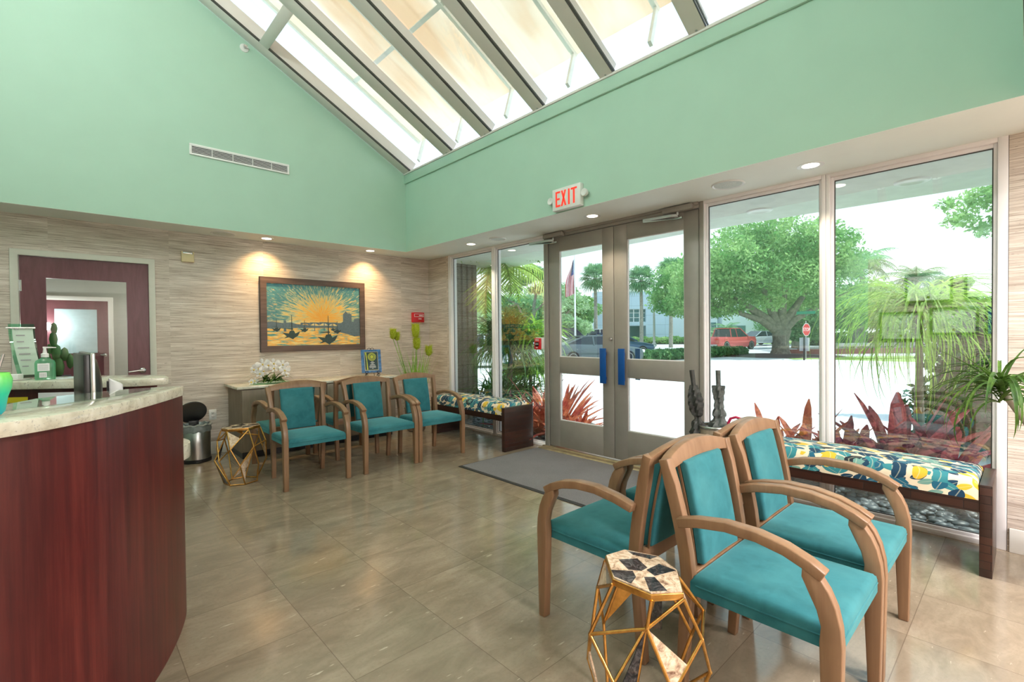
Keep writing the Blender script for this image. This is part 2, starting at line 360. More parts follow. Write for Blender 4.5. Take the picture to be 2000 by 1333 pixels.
M['acrylic'] = m_glass('green_acrylic', (.55, .85, .70), 1.0)
def m_mat():
    t = NT('grey_entrance_carpet'); n1 = t.noise(t.obj(), 260, 2); n2 = t.noise(t.obj(), 3, 3)
    c = t.ramp(n1.outputs[0], [(.3, (.12, .115, .12)), (.7, (.27, .26, .268))]); c = t.mix(1.0, c, t.ramp(n2.outputs[0], [(.3, (.92,) * 3), (.7, (1.08,) * 3)]), 'MULTIPLY')
    t.set(color=c, rough=.95, spec=.1, normal=t.bump(n1.outputs[0], .6, .004)); return t.m
M['mat'] = m_mat()
M['rubber'] = simple('black_rubber', (.03, .03, .03), .7)
def m_panel():
    t = NT('translucent_shade_board'); t.t.nodes.remove(t.b); n1 = t.noise(t.obj((.6, 2.2, 1)), .9, 3); cc = t.ramp(n1.outputs[0], [(.34, (.80, .65, .52)), (.55, (.86, .80, .73))])
    tl = t.n('ShaderNodeBsdfTranslucent', {'Color': cc}); df = t.n('ShaderNodeBsdfDiffuse', {'Color': cc}); mx = t.n('ShaderNodeMixShader', {0: .60, 1: df.outputs[0], 2: tl.outputs[0]}); t.t.links.new(mx.outputs[0], t.o.inputs[0]); return t.m
M['shade'] = m_panel()
def m_leaf(name, a, b, tl=.35, scale=.8, rough=.5):
    t = NT(name); nz = t.noise(t.obj(), scale, 3); wn2 = t.noise(t.obj(), scale * 9, 2)
    c = t.ramp(nz.outputs[0], [(.35, a), (.65, b)]); c = t.mix(1.0, c, t.ramp(wn2.outputs[0], [(.3, (.7,) * 3), (.7, (1.25,) * 3)]), 'MULTIPLY')
    t.set(color=c, rough=rough, spec=.3); tr = t.n('ShaderNodeBsdfTranslucent', {'Color': c}); mx = t.n('ShaderNodeMixShader', {0: tl, 1: t.b.outputs[0], 2: tr.outputs[0]}); t.t.links.new(mx.outputs[0], t.o.inputs[0]); return t.m
M['oakleaf'] = m_leaf('oak_leaves', (.14, .36, .10), (.42, .62, .25), .45)
M['paleleaf'] = m_leaf('pale_tree_leaves', (.26, .46, .25), (.48, .66, .38), .4, .4)
M['darkleaf'] = m_leaf('dark_tree_leaves', (.09, .24, .09), (.22, .42, .17), .35, .5)
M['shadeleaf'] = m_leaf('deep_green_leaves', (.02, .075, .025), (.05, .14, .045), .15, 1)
M['palmleaf'] = m_leaf('palm_fronds', (.10, .27, .13), (.24, .44, .20), .35, 1.5)
M['limefrond'] = m_leaf('sunlit_palm_frond', (.24, .42, .07), (.45, .62, .14), .45, 2)
M['lime'] = m_leaf('lime_blades', (.16, .42, .05), (.42, .68, .10), .45, 3)
M['hedge'] = m_leaf('hedge_leaves', (.04, .15, .05), (.14, .32, .10), .25, 3)
M['dracaena'] = m_leaf('dracaena_blades', (.05, .12, .03), (.13, .24, .04), .3, 6)
M['orchidleaf'] = m_leaf('orchid_leaves', (.03, .10, .02), (.10, .20, .04), .15, 20, .4)
M['bromeliad'] = m_leaf('bromeliad_leaves', (.40, .06, .05), (.72, .25, .13), .4, 5, .35)
M['bromeliad_dark'] = m_leaf('burgundy_bromeliad_leaves', (.24, .05, .07), (.48, .13, .14), .35, 5, .35)
M['petal'] = m_leaf('white_orchid_petals', (.80, .78, .80), (.92, .90, .92), .2, 30)
M['plume'] = m_leaf('lime_feather_plume', (.42, .50, .02), (.60, .66, .08), .3, 60, .9)
M['stone'] = simple('river_stones', (.095, .115, .13), .45, var=.55, scale=4)
M['gold'] = simple('antique_gold_rod', (.62, .33, .09), .28, metal=1, var=.25, scale=30, bump=.3)
def m_pet(name, a, b, c_):
    t = NT(name); n1 = t.noise(t.obj((1, 1, 1), (0, 0, .6)), 26, 6, .7, 1.6); t.set(color=t.ramp(n1.outputs[0], [(.3, a), (.48, b), (.62, c_), (.8, b)]), rough=.12, spec=.6); return t.m
M['petwood'] = m_pet('petrified_wood_cream', (.16, .08, .05), (.62, .45, .31), (.78, .64, .50))
M['petblack'] = m_pet('petrified_wood_black', (.012, .012, .014), (.03, .03, .032), (.11, .10, .10))
M['console'] = m_wood('taupe_laminate', (.20, .15, .105), (.26, .20, .145), rough=.5, dirn='z')
M['frame'] = m_wood('bronze_frame_wood', (.085, .05, .038), (.16, .10, .08), rough=.4, dirn='x')
M['steel'] = simple('brushed_steel', (.45, .46, .45), .28, metal=1, var=.12, scale=4)
M['bag'] = simple('clear_bin_liner', (.20, .23, .23), .25, var=.3, scale=20)
M['lampglow'] = emis('downlight_glow', (1.0, .86, .66), 6)
M['fillglow'] = emis('fill_panel_glow', (1.0, .96, .9), 3)  # lit face of the added fill panels
M['umbrella'] = simple('black_umbrella_cloth', (.035, .035, .032), .6, var=.5, scale=25)
M['umbrella_grey'] = simple('grey_umbrella_cloth', (.10, .11, .105), .6, var=.5, scale=25)
M['pink'] = simple('crimson_plastic', (.50, .02, .08), .35)
M['paper'] = simple('white_paper', (.78, .78, .82), .7, var=.02)
M['yellow'] = simple('yellow_paper', (.62, .50, .01), .6, var=.05)
M['soap'] = None
def m_soap():
    t = NT('green_gel_bottle'); t.t.nodes.remove(t.b); tr = t.n('ShaderNodeBsdfTransparent', {'Color': (.78, .96, .86, 1)}); gl = t.n('ShaderNodeBsdfGlossy', {'Roughness': .05}); df = t.n('ShaderNodeBsdfTranslucent', {'Color': (.25, .72, .48, 1)})
    a = t.n('ShaderNodeMixShader', {0: .45, 1: tr.outputs[0], 2: df.outputs[0]}); b = t.n('ShaderNodeMixShader', {0: .1, 1: a.outputs[0], 2: gl.outputs[0]}); t.t.links.new(b.outputs[0], t.o.inputs[0]); return t.m
M['soap'] = m_soap()
def m_tooth():
    t = NT('green_to_teal_cup'); tc = t.n('ShaderNodeTexCoord'); s = t.n('ShaderNodeSeparateXYZ', {0: tc.outputs['Object']}); t.set(color=t.ramp(t.math('DIVIDE', s.outputs[2], .12), [(0, (.02, .40, .50)), (.5, (.02, .55, .33)), (.95, (.22, .80, .14))]), rough=.25); return t.m
M['tooth'] = m_tooth()
M['leather'] = simple('tan_leather', (.52, .24, .10), .5, var=.1)
M['frost'] = simple('frosted_glass_panel', (.42, .55, .58), .35, var=.05)
M['taupewall'] = simple('corridor_paint', (.40, .42, .38), .7, var=.02)

# ================================================================ ROOM SHELL
b = MB(); b.box(XB - .12, 4.13, YB - .1, Y + 3.2, -.1, 0); structure(b.build('floor', M['floor']))
# painting wall (left in the photograph) with its door opening
DX0, DX1, DZ = -.325, .65, 2.075
b = MB(); b.box(XB, DX0, Y, Y + .14, 0, C); b.box(DX1, X + .12, Y, Y + .14, 0, C); b.box(DX0, DX1, Y, Y + .14, DZ, C)
structure(b.build('wall_left', M['wallpaper']))
# window wall: grasscloth returns on both ends of the glazing
b = MB(); b.box(X, X + .12, 5.66, Y, 0, C); structure(b.build('wall_front', M['wallpaper']))
b = MB(); b.box(X, X + .12, YB, .083, 0, C); structure(b.build('wall_front', M['wallpaper']))
# ceilings
b = MB(); b.prism([(XB, GY + .001), (GX + .001, GY + .001), (GX + .001, YR), (X + .12, YR), (X + .12, Y + .14), (XB, Y + .14)], C - .002, C + .03, 'z'); structure(b.build('ceiling', M['soffit']))
b = MB(); b.box(XB, X + .12, YB, YR - .001, C, C + .1); structure(b.build('ceiling', M['soffit']))
# mint upper walls
b = MB(); b.prism([(XB, C), (GX + .1, C), (GX + .1, 3.45), (GX, 3.45), (XB, roofz(XB))], GY, GY + .12, 'y'); structure(b.build('wall_left_gable', M['mint']))
b = MB(); b.box(GX, GX + .12, YR, GY, C, 3.44); structure(b.build('wall_header', M['mint']))
b = MB(); b.box(GX - .022, GX, YR, GY, 3.335, 3.45); structure(b.build('trim_1', M['mint'], bevel=.004))
b = MB(); b.prism([(XB, C), (GX + .1, C), (GX + .1, 3.45), (GX, 3.45), (XB, roofz(XB))], YR - .12, YR, 'y'); structure(b.build('wall_right_gable', M['mint']))
b = MB(); b.box(XB - .12, XB, YB, 1.75, 0, C); structure(b.build('wall_back', M['wallpaper']))
b = MB(); b.box(XB - .12, XB, 1.75, Y, 0, C); b.box(XB - .12, XB, YR, GY + .12, C, roofz(XB)); structure(b.build('wall_back_upper', M['mint']))
b = MB(); b.box(XB - .12, X + .12, YB - .12, YB, 0, C); structure(b.build('wall_right', M['wallpaper']))
# baseboards
b = MB(); b.box(.685, X, Y - .015, Y, 0, .14); structure(b.build('baseboard_left', M['white'], bevel=.003))
b = MB(); b.box(X - .015, X, 5.665, Y - .015, 0, .14); structure(b.build('baseboard_front', M['white'], bevel=.003))
b = MB(); b.box(X - .015, X, YB, .075, 0, .14); structure(b.build('baseboard_right', M['white'], bevel=.003))
b = MB(); b.box(XB, XB + .015, YB, 1.75, 0, .14); structure(b.build('baseboard_back', M['white'], bevel=.003))

# ---------------- interior door in the painting wall and the corridor behind it
b = MB(); w = .055
for yy0, yy1 in ((Y - .014, Y),):
    b.prism([(-.363, 0), (-.363, 2.108), (.682, 2.108), (.682, 0), (.682 - w, 0), (.682 - w, 2.108 - w), (-.363 + w, 2.108 - w), (-.363 + w, 0)], yy0, yy1, 'y')
b.box(DX0, DX0 + .018, Y, Y + .14, 0, DZ); b.box(DX1 - .018, DX1, Y, Y + .14, 0, DZ); b.box(DX0, DX1, Y, Y + .14, DZ - .018, DZ)
structure(b.build('trim_2', M['offwhite'], bevel=.004))
x0, x1, zt = -.302, .628, 2.052
b = MB(); gx0, gx1, gz0, gz1 = -.143, .462, .20, 1.87
b.box(x0, gx0, Y + .012, Y + .055, .01, zt); b.box(gx1, x1, Y + .012, Y + .055, .01, zt); b.box(gx0, gx1, Y + .012, Y + .055, .01, gz0); b.box(gx0, gx1, Y + .012, Y + .055, gz1, zt)
d3 = structure(b.build('door_3', M['doorwood']))
b = MB(); b.box(gx0, gx1, Y + .03, Y + .036, gz0, gz1); b.build('door_glass', M['glass_thin'], d3)
b = MB(); t_ = .012
b.prism([(gx0, gz0), (gx0, gz1), (gx1, gz1), (gx1, gz0), (gx0, gz0), (gx0 + t_, gz0 + t_), (gx1 - t_, gz0 + t_), (gx1 - t_, gz1 - t_), (gx0 + t_, gz1 - t_), (gx0 + t_, gz0 + t_)], Y + .006, Y + .03, 'y')
b.build('glazing_bead', M['doorwood'], d3)
b = MB(); b.lathe([(.03, 0), (.03, .012), (.024, .02), (.011, .024), (.011, .05), (0, .052)], (.565, Y + .012, .965), 20, axis='y')
b.v = [(v[0], 2 * (Y + .012) - v[1], v[2]) for v in b.v]
b.tube([(.565, Y - .035, .965), (.53, Y - .042, .966), (.45, Y - .04, .955)], [.011, .010, .008], 10); b.build('lever_handle', M['chrome'], d3, smooth=50)
for z in (1.78, .98, .3):
    b = MB(); b.tube([(x0 - .004, Y + .004, z - .05), (x0 - .004, Y + .004, z + .05)], .008, 8); b.box(x0 - .02, x0 + .012, Y + .008, Y + .012, z - .05, z + .05); b.build('hinge', M['steel'], d3, smooth=50)
# corridor
YC = 7.75
b = MB(); b.box(-1.3, 1.9, YC, YC + .1, 0, 2.5); structure(b.build('wall_corridor', M['taupewall']))
b = MB(); b.box(-1.4, -1.3, Y + .14, YC, 0, 2.5); b.box(1.9, 2.0, Y + .14, YC, 0, 2.5); structure(b.build('wall_corridor_ends', M['taupewall']))
b = MB(); b.box(-1.4, 2.0, Y + .14, YC + .1, 2.45, 2.5); structure(b.build('ceiling_corridor', M['soffit']))
b = MB(); b.prism([(-.7, 0), (-.7, 1.80), (.43, 1.80), (.43, 0), (.38, 0), (.38, 1.75), (-.65, 1.75), (-.65, 0)], YC - .02, YC, 'y'); structure(b.build('trim_3', M['white'], bevel=.004))
b = MB(); b.box(-.65, .38, YC - .012, YC, 0, 1.75); d4 = structure(b.build('door_4', M['doorwood']))
b = MB(); b.box(-.10, .275, YC - .017, YC - .012, 1.12, 1.645); b.build('frosted_pane', M['frost'], d4)
b = MB(); b.tube([(.34, YC - .05, 1.09), (.30, YC - .05, 1.09)], .012, 8); b.lathe([(.022, -.012), (.022, -.04), (.01, -.05)], (.34, YC, 1.09), 12, axis='y'); b.build('lever_handle', M['chrome'], d4, smooth=50)
area_light('corridor_lamp', (1.35, 7.0, 2.44), .5, 16, (1, .97, .9))
# small lamp and cactus seen through the door glass
t = thing('wall_lamp', 'small bright white globe lamp seen through the burgundy door glass', 'lamp', (-.17, YC - .1, 1.44))
b = MB(); b.lathe([(0, -.045), (.03, -.035), (.045, 0), (.03, .035), (0, .045)], (0, 0, 0), 14); b.build('globe', emis('corridor_globe', (1, .95, .95), 30), t, smooth=60)
b = MB(); b.lathe([(.02, 0), (.02, .1)], (0, 0, 0), 10, axis='y'); b.build('bracket', M['steel'], t, smooth=50)
l = bpy.data.lights.new('globe_bulb', 'POINT'); l.energy = 7; l.shadow_soft_size = .05; o = bpy.data.objects.new('globe_bulb', l); o.location = (-.17, YC - .18, 1.44); col.objects.link(o)
t = thing('potted_cactus', 'dark green jointed cactus on a pedestal behind the door glass', 'plant', (-.07, 7.2, 0)); t.scale = (.72, .72, .97)
b = MB(); b.box(-.14, .14, -.14, .14, 0, .92); b.build('pedestal', M['black'], t, bevel=.005)
b = MB()
for x, z, r, h in [(0, 1.02, .07, .12), (-.02, 1.18, .06, .1), (-.05, 1.33, .05, .09), (-.04, 1.45, .04, .07), (.07, 1.16, .05, .08), (.13, 1.08, .045, .09), (-.12, 1.1, .045, .08), (-.10, 1.22, .04, .06)]:
    b.lathe([(0, -h), (r * .7, -h * .7), (r, 0), (r * .7, h * .7), (0, h)], (x, 0, z), 10)
b.build('joints', M['darkleaf'], t, smooth=60)

# ================================================================ STOREFRONT
def frame_bay(name, ya, yb, glass_inset=.055, mats=M['alu'], la=.045, lb=.045):
    # ya > yb ; inner face at X, depth .11
    z0, z1 = 0.0, C
    b = MB()
    b.box(X, X + .11, ya - la, ya, z0, z1); b.box(X, X + .11, yb, yb + lb, z0, z1)
    b.box(X, X + .11, yb + lb, ya - la, z1 - .028, z1); b.box(X, X + .11, yb + lb, ya - la, 0, .032)
    # stepped glazing stop
    s = .018
    b.box(X + .02, X + .07, ya - la - s, ya - la, .032, z1 - .028); b.box(X + .02, X + .07, yb + lb, yb + lb + s, .032, z1 - .028)
    b.box(X + .02, X + .07, yb + lb + s, ya - la - s, z1 - .05, z1 - .028); b.box(X + .02, X + .07, yb + lb + s, ya - la - s, .032, .05)
    o = structure(b.build(name, mats, bevel=.003))
    g = MB(); g.box(X + .045, X + .051, yb + lb + s * .5, ya - la - s * .5, .04, z1 - .04); g.build('glass_pane', M['glass'], o)
    k = MB(); q = .006; a1, a0 = ya - la - s, yb + lb + s
    k.box(X + .038, X + .045, a1 - q, a1, .05, z1 - .05); k.box(X + .038, X + .045, a0, a0 + q, .05, z1 - .05); k.box(X + .038, X + .045, a0 + q, a1 - q, z1 - .056, z1 - .05); k.box(X + .038, X + .045, a0 + q, a1 - q, .05, .056)
    k.build('gasket', M['rafter_dark'], o)
    return o
frame_bay('window_1', 5.659, 4.674, la=.06, lb=.032)
frame_bay('window_2', 4.672, 3.775, la=.032, lb=.01)
frame_bay('window_3', 1.905, 1.001, la=.012, lb=.026)
frame_bay('window_4', .999, .085, la=.026, lb=.045)
b = MB(); b.box(X - .004, X + .11, 3.716, 3.775, 0, C); b.box(X - .004, X + .11, 1.905, 1.941, 0, C); b.box(X - .004, X + .11, 1.941, 3.716, 2.372, C); b.box(X - .02, X, 1.941, 3.716, 2.40, C)
structure(b.build('trim_4', M['alu_door'], bevel=.003))
b = MB(); b.prism([(X - .10, 0), (X - .09, .012), (X - .03, .014), (X - .025, .022), (X + .11, .022), (X + .11, 0)], 1.85, 3.80, 'y'); structure(b.build('trim_5', simple('brass_threshold', (.42, .33, .20), .4, metal=.6, var=.2, scale=15)))
def door_leaf(name, ya, yb, hinge_at_a):
    # ya > yb
    z0, z1 = .035, 2.366; st = .150; b = MB(); x0, x1 = X + .005, X + .05
    b.box(x0, x1, ya - st, ya, z0, z1); b.box(x0, x1, yb, yb + (st - .012), z0, z1)
    i0, i1 = yb + st - .012, ya - st
    b.box(x0, x1, i0, i1, 2.216, z1); b.box(x0, x1, i0, i1, .863, 1.039); b.box(x0, x1, i0, i1, z0, .333)
    o = structure(b.build(name, M['alu_door'], bevel=.0025))
    for za, zb in ((1.039, 2.216), (.333, .863)):
        g = MB(); g.box(X + .026, X + .032, i0, i1, za, zb); g.build('glass_pane', M['glass'], o)
        k = MB(); q = .008
        k.box(X + .018, X + .026, i0, i0 + q, za, zb); k.box(X + .018, X + .026, i1 - q, i1, za, zb); k.box(X + .018, X + .026, i0 + q, i1 - q, za, za + q); k.box(X + .018, X + .026, i0 + q, i1 - q, zb - q, zb); k.build('gasket', M['alu'], o)
    return o
dl = door_leaf('door_1', 3.708, 2.832, True); dr = door_leaf('door_2', 2.826, 1.947, False)
# blue push plates on a grip, lock cylinder
for d, y in ((dl, 2.935), (dr, 2.715)):
    b = MB(); b.box(X - .045, X - .035, y - .037, y + .037, .79, 1.145); p = b.build('push_plate', M['bluetape'], d, bevel=.002); p['label'] = 'dark blue push plate'
    b = MB()
    for z in (.84, 1.09): b.box(X - .035, X + .006, y - .012, y + .012, z - .015, z + .015)
    b.build('plate_bracket', M['bluetape'], p)
b = MB(); b.box(X + .055, X + .065, 2.57, 2.62, .84, 1.145); b.build('outer_pull', M['bluetape'], dr)
b = MB(); b.lathe([(0, -.02), (.012, -.02), (.016, -.014), (.018, 0)], (X + .005, 2.86, 1.24), 16, axis='x'); b.box(X - .028, X - .012, 2.857, 2.863, 1.226, 1.254); b.build('thumb_turn', M['chrome'], dl, smooth=50)
# closers
def closer(y, sgn, label):
    t = thing('door_closer', label, 'door closer', (X - .005, y, 2.385))
    b = MB(); b.box(-.055, 0, -.14, .14, -.018, .030); b.build('body', M['alu_door'], t, bevel=.006)
    b = MB(); b.tube([(-.03, 0, -.02), (-.03, 0, -.05)], .012, 10); b.build('spindle', M['chrome'], t, smooth=50)
    b = MB(); b.sweep([(-.03, 0, -.05), (-.07, sgn * .04, -.052), (-.11, sgn * .30, -.055)], (.022, .007), xdir=(0, 0, 1)); b.sweep([(-.11, sgn * .30, -.066), (.0, sgn * .02, -.066)], (.018, .008), xdir=(0, 0, 1)); b.build('arm', M['chrome'], t)
    b = MB(); b.box(-.012, .006, sgn * .02 - .05, sgn * .02 + .05, -.078, -.056); b.build('arm_shoe', M['chrome'], t, bevel=.002)
closer(2.12, 1, 'silver scissor arm closer over the right glass door leaf')
closer(3.60, 1, 'silver scissor arm closer over the left glass door leaf')

# ---------------- skylight: structure of rafters, glass, shade boards above
nrm = Vector((SLOPE, 0, 1)).normalized(); ang = math.atan(SLOPE)
def sky_bar(b, y0, y1, d0, d1, xa=XB, xb=GX, mi=0):
    # bar along the slope between offsets d0..d1 normal to the roof line
    P = []
    for x in (xa, xb):
        for d in (d0, d1): P.append((x + nrm.x * d, roofz(x) + nrm.z * d))
    b.prism([P[0], P[2], P[3], P[1]], y0, y1, 'y', mi)
t = structure(MB().box(GX - .03, GX + .10, YR, GY, 3.452, 3.475).build('skylight_sill', M['rafter'], bevel=.003))
Ys = [(4.655, 4.815), (3.945, 4.10), (3.165, 3.295), (2.37, 2.495), (1.575, 1.70), (.79, .915)]
for ya, yb in [(5.60, GY)] + Ys + [(YR, .12)]:
    b = MB(); m_ = (ya + yb) / 2
    sky_bar(b, ya, yb, 0, .035); sky_bar(b, ya + .03 * (yb < GY), yb - .03, .035, .16)
    r_o = structure(b.build('skylight_rafter', M['rafter'], bevel=.002))
    b = MB()
    for yy in (ya - .004, ya - .020): sky_bar(b, yy, yy + .006, .004, .022)
    b.build('gasket', M['rafter_dark'], r_o)
    if yb < 5.2:
        b = MB()
        for dx in (.04,):
            b.lathe([(0, -.004), (.009, -.003), (.009, 0)], (GX - dx, (ya + yb) / 2, roofz(GX - dx) - .002), 10)
        b.build('bolt_head', M['steel'], r_o, smooth=50)
b = MB(); 
for xx in (1.60,):
    P = [(xx - .045, roofz(xx - .045)), (xx + .045, roofz(xx + .045)), (xx + .045 + .05, roofz(xx + .045) + .09), (xx - .045 + .05, roofz(xx - .045) + .09)]
    b.prism(P, 4.82, 5.60, 'y')
structure(b.build('skylight_purlin', M['rafter'], bevel=.002))
ys_all = [5.60] + [v for p_ in Ys for v in (p_[1], p_[0])] + [.12]
for k in range(0, len(ys_all), 2):
    ya, yb = ys_all[k], ys_all[k + 1]
    b = MB(); sky_bar(b, yb - .02, ya + .02, .165, .171, xb=GX + .02); structure(b.build('skylight_glass', M['glass_thin']))
# shade boards above the glazing with white battens
def off(x, d): return (x + nrm.x * d, roofz(x) + nrm.z * d)
KS = 1.148; DB = 1.0
def sx_(x): return x * KS
b = MB(); sky_bar(b, YR - 1.6, 6.38, DB, DB + .012, xa=-2.6, xb=3.54); o = structure(b.build('skylight_shade_board', M['shade']))
k = MB()
for x in (2.39, 1.35, .31, -.73):
    xx = x * KS - .244; P = [off(xx - .022, DB - .03), off(xx + .022, DB - .03), off(xx + .022, DB), off(xx - .022, DB)]; k.prism(P, YR - 1.6, 6.38, 'y')
for y in (5.53, 4.55, 3.70, 2.86, 2.02, 1.18, .34): sky_bar(k, y * KS - .022, y * KS + .022, DB - .04, DB, xa=-2.6, xb=3.54)
k.build('batten', M['white'], o)
k = MB()
for y in (5.38, 4.55, 3.70, 2.86, 2.02, 1.18, .34):
    p0 = off(3.54, DB - .01); k.sweep([(p0[0] - .03, y * KS, p0[1]), (GX + .08, y * 1.03, 3.62)], (.03, .045), xdir=(0, 1, 0))
k.build('strut', M['white'], o)

# ================================================================ FIXTURES ON WALLS AND CEILINGS
def downlight(x, y, label, lit=True):
    t = thing('downlight', label, 'ceiling light', (x, y, C), group='recessed downlights in the low ceilings')
    b = MB(); b.lathe([(.052, -.001), (.075, -.006), (.082, -.004), (.083, 0), (.052, 0)], (0, 0, 0), 28); b.build('trim_ring', M['whiteplastic'], t, smooth=50)
    b = MB(); b.lathe([(0, -.0035), (.051, -.0035), (.051, 0)], (0, 0, 0), 24); b.build('lens', M['lampglow'], t, smooth=50)
for x, y, s in [(1.706, 5.969, 'lit downlight above the left side of the sunset painting'), (2.98, 5.969, 'lit downlight above the right side of the sunset painting'),
                (3.716, 4.739, 'lit downlight over the bench near the left window'), (3.72, 2.858, 'lit downlight below the exit sign, over the glass doors'), (3.723, 1.015, 'lit downlight over the right windows, largest in the photo')]:
    downlight(x, y, s)
for x, y in ((1.706, 5.969), (2.98, 5.969)): spot_light('downlight_lamp', (x, y, C - .01), 44, math.radians(112), 1.0, (1, .62, .27), (0, .16, -1), .03)
for x, y in ((3.716, 4.739), (3.72, 2.858), (3.723, 1.015)): spot_light('downlight_lamp', (x, y, C - .01), 26, math.radians(100), .6, (1, .80, .56), (0, 0, -1), .03)
def speaker(x, y, r, label):
    t = thing('ceiling_speaker', label, 'speaker', (x, y, C), group=None)
    b = MB(); b.lathe([(r - .02, -.004), (r - .008, -.010), (r, -.004), (r, 0), (r - .02, 0)], (0, 0, 0), 32); b.build('rim', M['whiteplastic'], t, smooth=50)
    b = MB(); b.lathe([(0, -.009), (r * .5, -.008), (r - .02, -.005), (r - .02, 0)], (0, 0, 0), 32); b.build('grille', simple('speaker_grille', (.62, .66, .64), .7, var=.2, scale=200), t, smooth=50)
speaker(1.269, 5.972, .12, 'round white ceiling speaker above the burgundy door side of the wall')
speaker(3.738, 4.26, .10, 'round white ceiling speaker over the left windows')
speaker(3.716, 1.567, .12, 'round white ceiling speaker over the windows right of the doors')
for x, y in FILL_PANELS:  # housings made for the added fill lamps
    t = thing('added_ceiling_panel', 'unseen square fill light added behind the camera, ' + ('window side, ' if x > 2 else 'desk side, ') + ('nearer row' if y > -2 else 'farther row'), 'ceiling light', (x, y, C), group='fill lights added behind the camera')
    b = MB(); b.box(-.31, .31, -.31, .31, -.012, 0); b.build('housing', M['whiteplastic'], t, bevel=.003)
    b = MB(); b.box(-.28, .28, -.28, .28, -.016, -.012); b.build('diffuser', M['fillglow'], t)
for x, y in FILL_PENDANTS:  # fittings made for the added fill bulbs
    t = thing('added_pendant', 'unseen fill pendant added over the reception area, ' + {3.7: 'nearest the painting wall', 2.5: 'middle of three', 1.3: 'nearest the camera'}[y], 'ceiling light', (x, y, PZ), group='fill pendants added out of view')
    b = MB(); b.lathe([(0, .15), (.02, .15), (.02, .19), (.006, .2), (.006, roofz(x) - PZ)], (0, 0, 0), 12); b.build('rod', M['chrome'], t, smooth=50)
    b = MB(); b.lathe([(.05, -.17), (.10, -.168), (.10, -.16), (.05, -.162)], (0, 0, 0), 16); b.build('collar', M['whiteplastic'], t, smooth=50)

_t = NT('exit_red'); _t.set(color=C4((.8, .03, .02)), emit=C4((1, .05, .02)), es=.45); EXITM = _t.m
# exit sign on the mint header
t = thing('exit_sign', 'white EXIT sign with red letters and two small lamp heads', 'sign', (GX, 2.865, 2.54))
b = MB(); b.box(-.055, -.002, -.165, .165, -.105, .095); b.build('housing', M['whiteplastic'], t, bevel=.006)
b = MB(); Mx = Matrix.Translation((-.0565, 0, -.008)) @ Matrix(((0, 0, -1, 0), (-1, 0, 0, 0), (0, 1, 0, 0), (0, 0, 0, 1)))
# bold block letters
def bar(p): b.prism([(-q[0], q[1]) for q in p], -.0585, -.055, 'x')
h = .070; s_ = .016
def L(cx, polys):
    for p_ in polys: bar([(cx + a, c - .004) for a, c in p_])
L(-.093, [[(-.028, -h), (-.028 + s_, -h), (-.028 + s_, h), (-.028, h)], [(-.012, h - s_), (.026, h - s_), (.026, h), (-.012, h)], [(-.012, -s_ / 2), (.020, -s_ / 2), (.020, s_ / 2), (-.012, s_ / 2)], [(-.012, -h), (.026, -h), (.026, -h + s_), (-.012, -h + s_)]])
L(-.025, [[(-.032, -h), (-.014, -h), (.030, h), (.012, h)], [(.014, -h), (.032, -h), (-.012, h), (-.030, h)]])
L(.038, [[(-.009, -h), (.009, -h), (.009, h), (-.009, h)]])
L(.096, [[(-.034, h - s_), (.034, h - s_), (.034, h), (-.034, h)], [(-.009, -h), (.009, -h), (.009, h - s_), (-.009, h - s_)]])
b.build('lettering', EXITM, t)
for sy in (-1, 1):
    b = MB(); b.lathe([(0, -.03), (.022, -.028), (.032, -.01), (.034, .012), (.030, .016), (0, .010)], (0, 0, 0), 20, axis='x')
    b.v = [(-v[0] - .035, v[1] + sy * .20, v[2] + .0) for v in b.v]
    b.tube([(-.03, sy * .16, 0), (-.03, sy * .185, 0)], .008, 8); b.build('lamp_head', M['whiteplastic'], t, smooth=50)

# long supply vent on the gable
t = thing('wall_vent', 'long white slotted air vent high on the mint wall', 'vent', (1.413, GY, 3.195))
b = MB(); w2, h2, e = .478, .056, .02
for q in ((-w2, w2, h2 - e, h2), (-w2, w2, -h2, -h2 + e), (-w2, -w2 + e, -h2 + e, h2 - e), (w2 - e, w2, -h2 + e, h2 - e)): b.box(q[0], q[1], -.012, 0, q[2], q[3])
b.build('frame', M['whiteplastic'], t, bevel=.002)
b = MB(); b.box(-w2 + e, w2 - e, -.002, 0, -h2 + e, h2 - e); b.build('backing', M['black'], t)
for k_ in range(5):
    b = MB(); z = -h2 + e + .007 + k_ * .0145; b.prism([(-.011, z), (-.003, z + .006), (-.003, z + .009), (-.011, z + .004)], -w2 + e, w2 - e, 'x'); b.build('slat', M['whiteplastic'], t)
for xx in (-.28, -.09, .1, .29):
    b = MB(); b.box(xx - .003, xx + .003, -.012, -.003, -h2 + e, h2 - e); b.build('mullion', M['whiteplastic'], t)
# sidewall sprinkler
t = thing('sprinkler', 'small round white sprinkler on the mint wall below the skylight', 'sprinkler', (1.452, GY, 4.40))
b = MB(); b.lathe([(.045, 0), (.042, -.008), (.018, -.012), (0, -.012)], (0, 0, 0), 24, axis='y'); b.build('escutcheon', M['whiteplastic'], t, smooth=50)
b = MB(); b.tube([(0, -.01, 0), (0, -.05, 0)], .009, 8); b.box(-.018, .018, -.055, -.05, -.004, .012); b.tube([(-.012, -.03, 0), (-.014, -.05, .0)], .003, 6); b.tube([(.012, -.03, 0), (.014, -.05, .0)], .003, 6); b.build('head', M['chrome'], t, smooth=50)
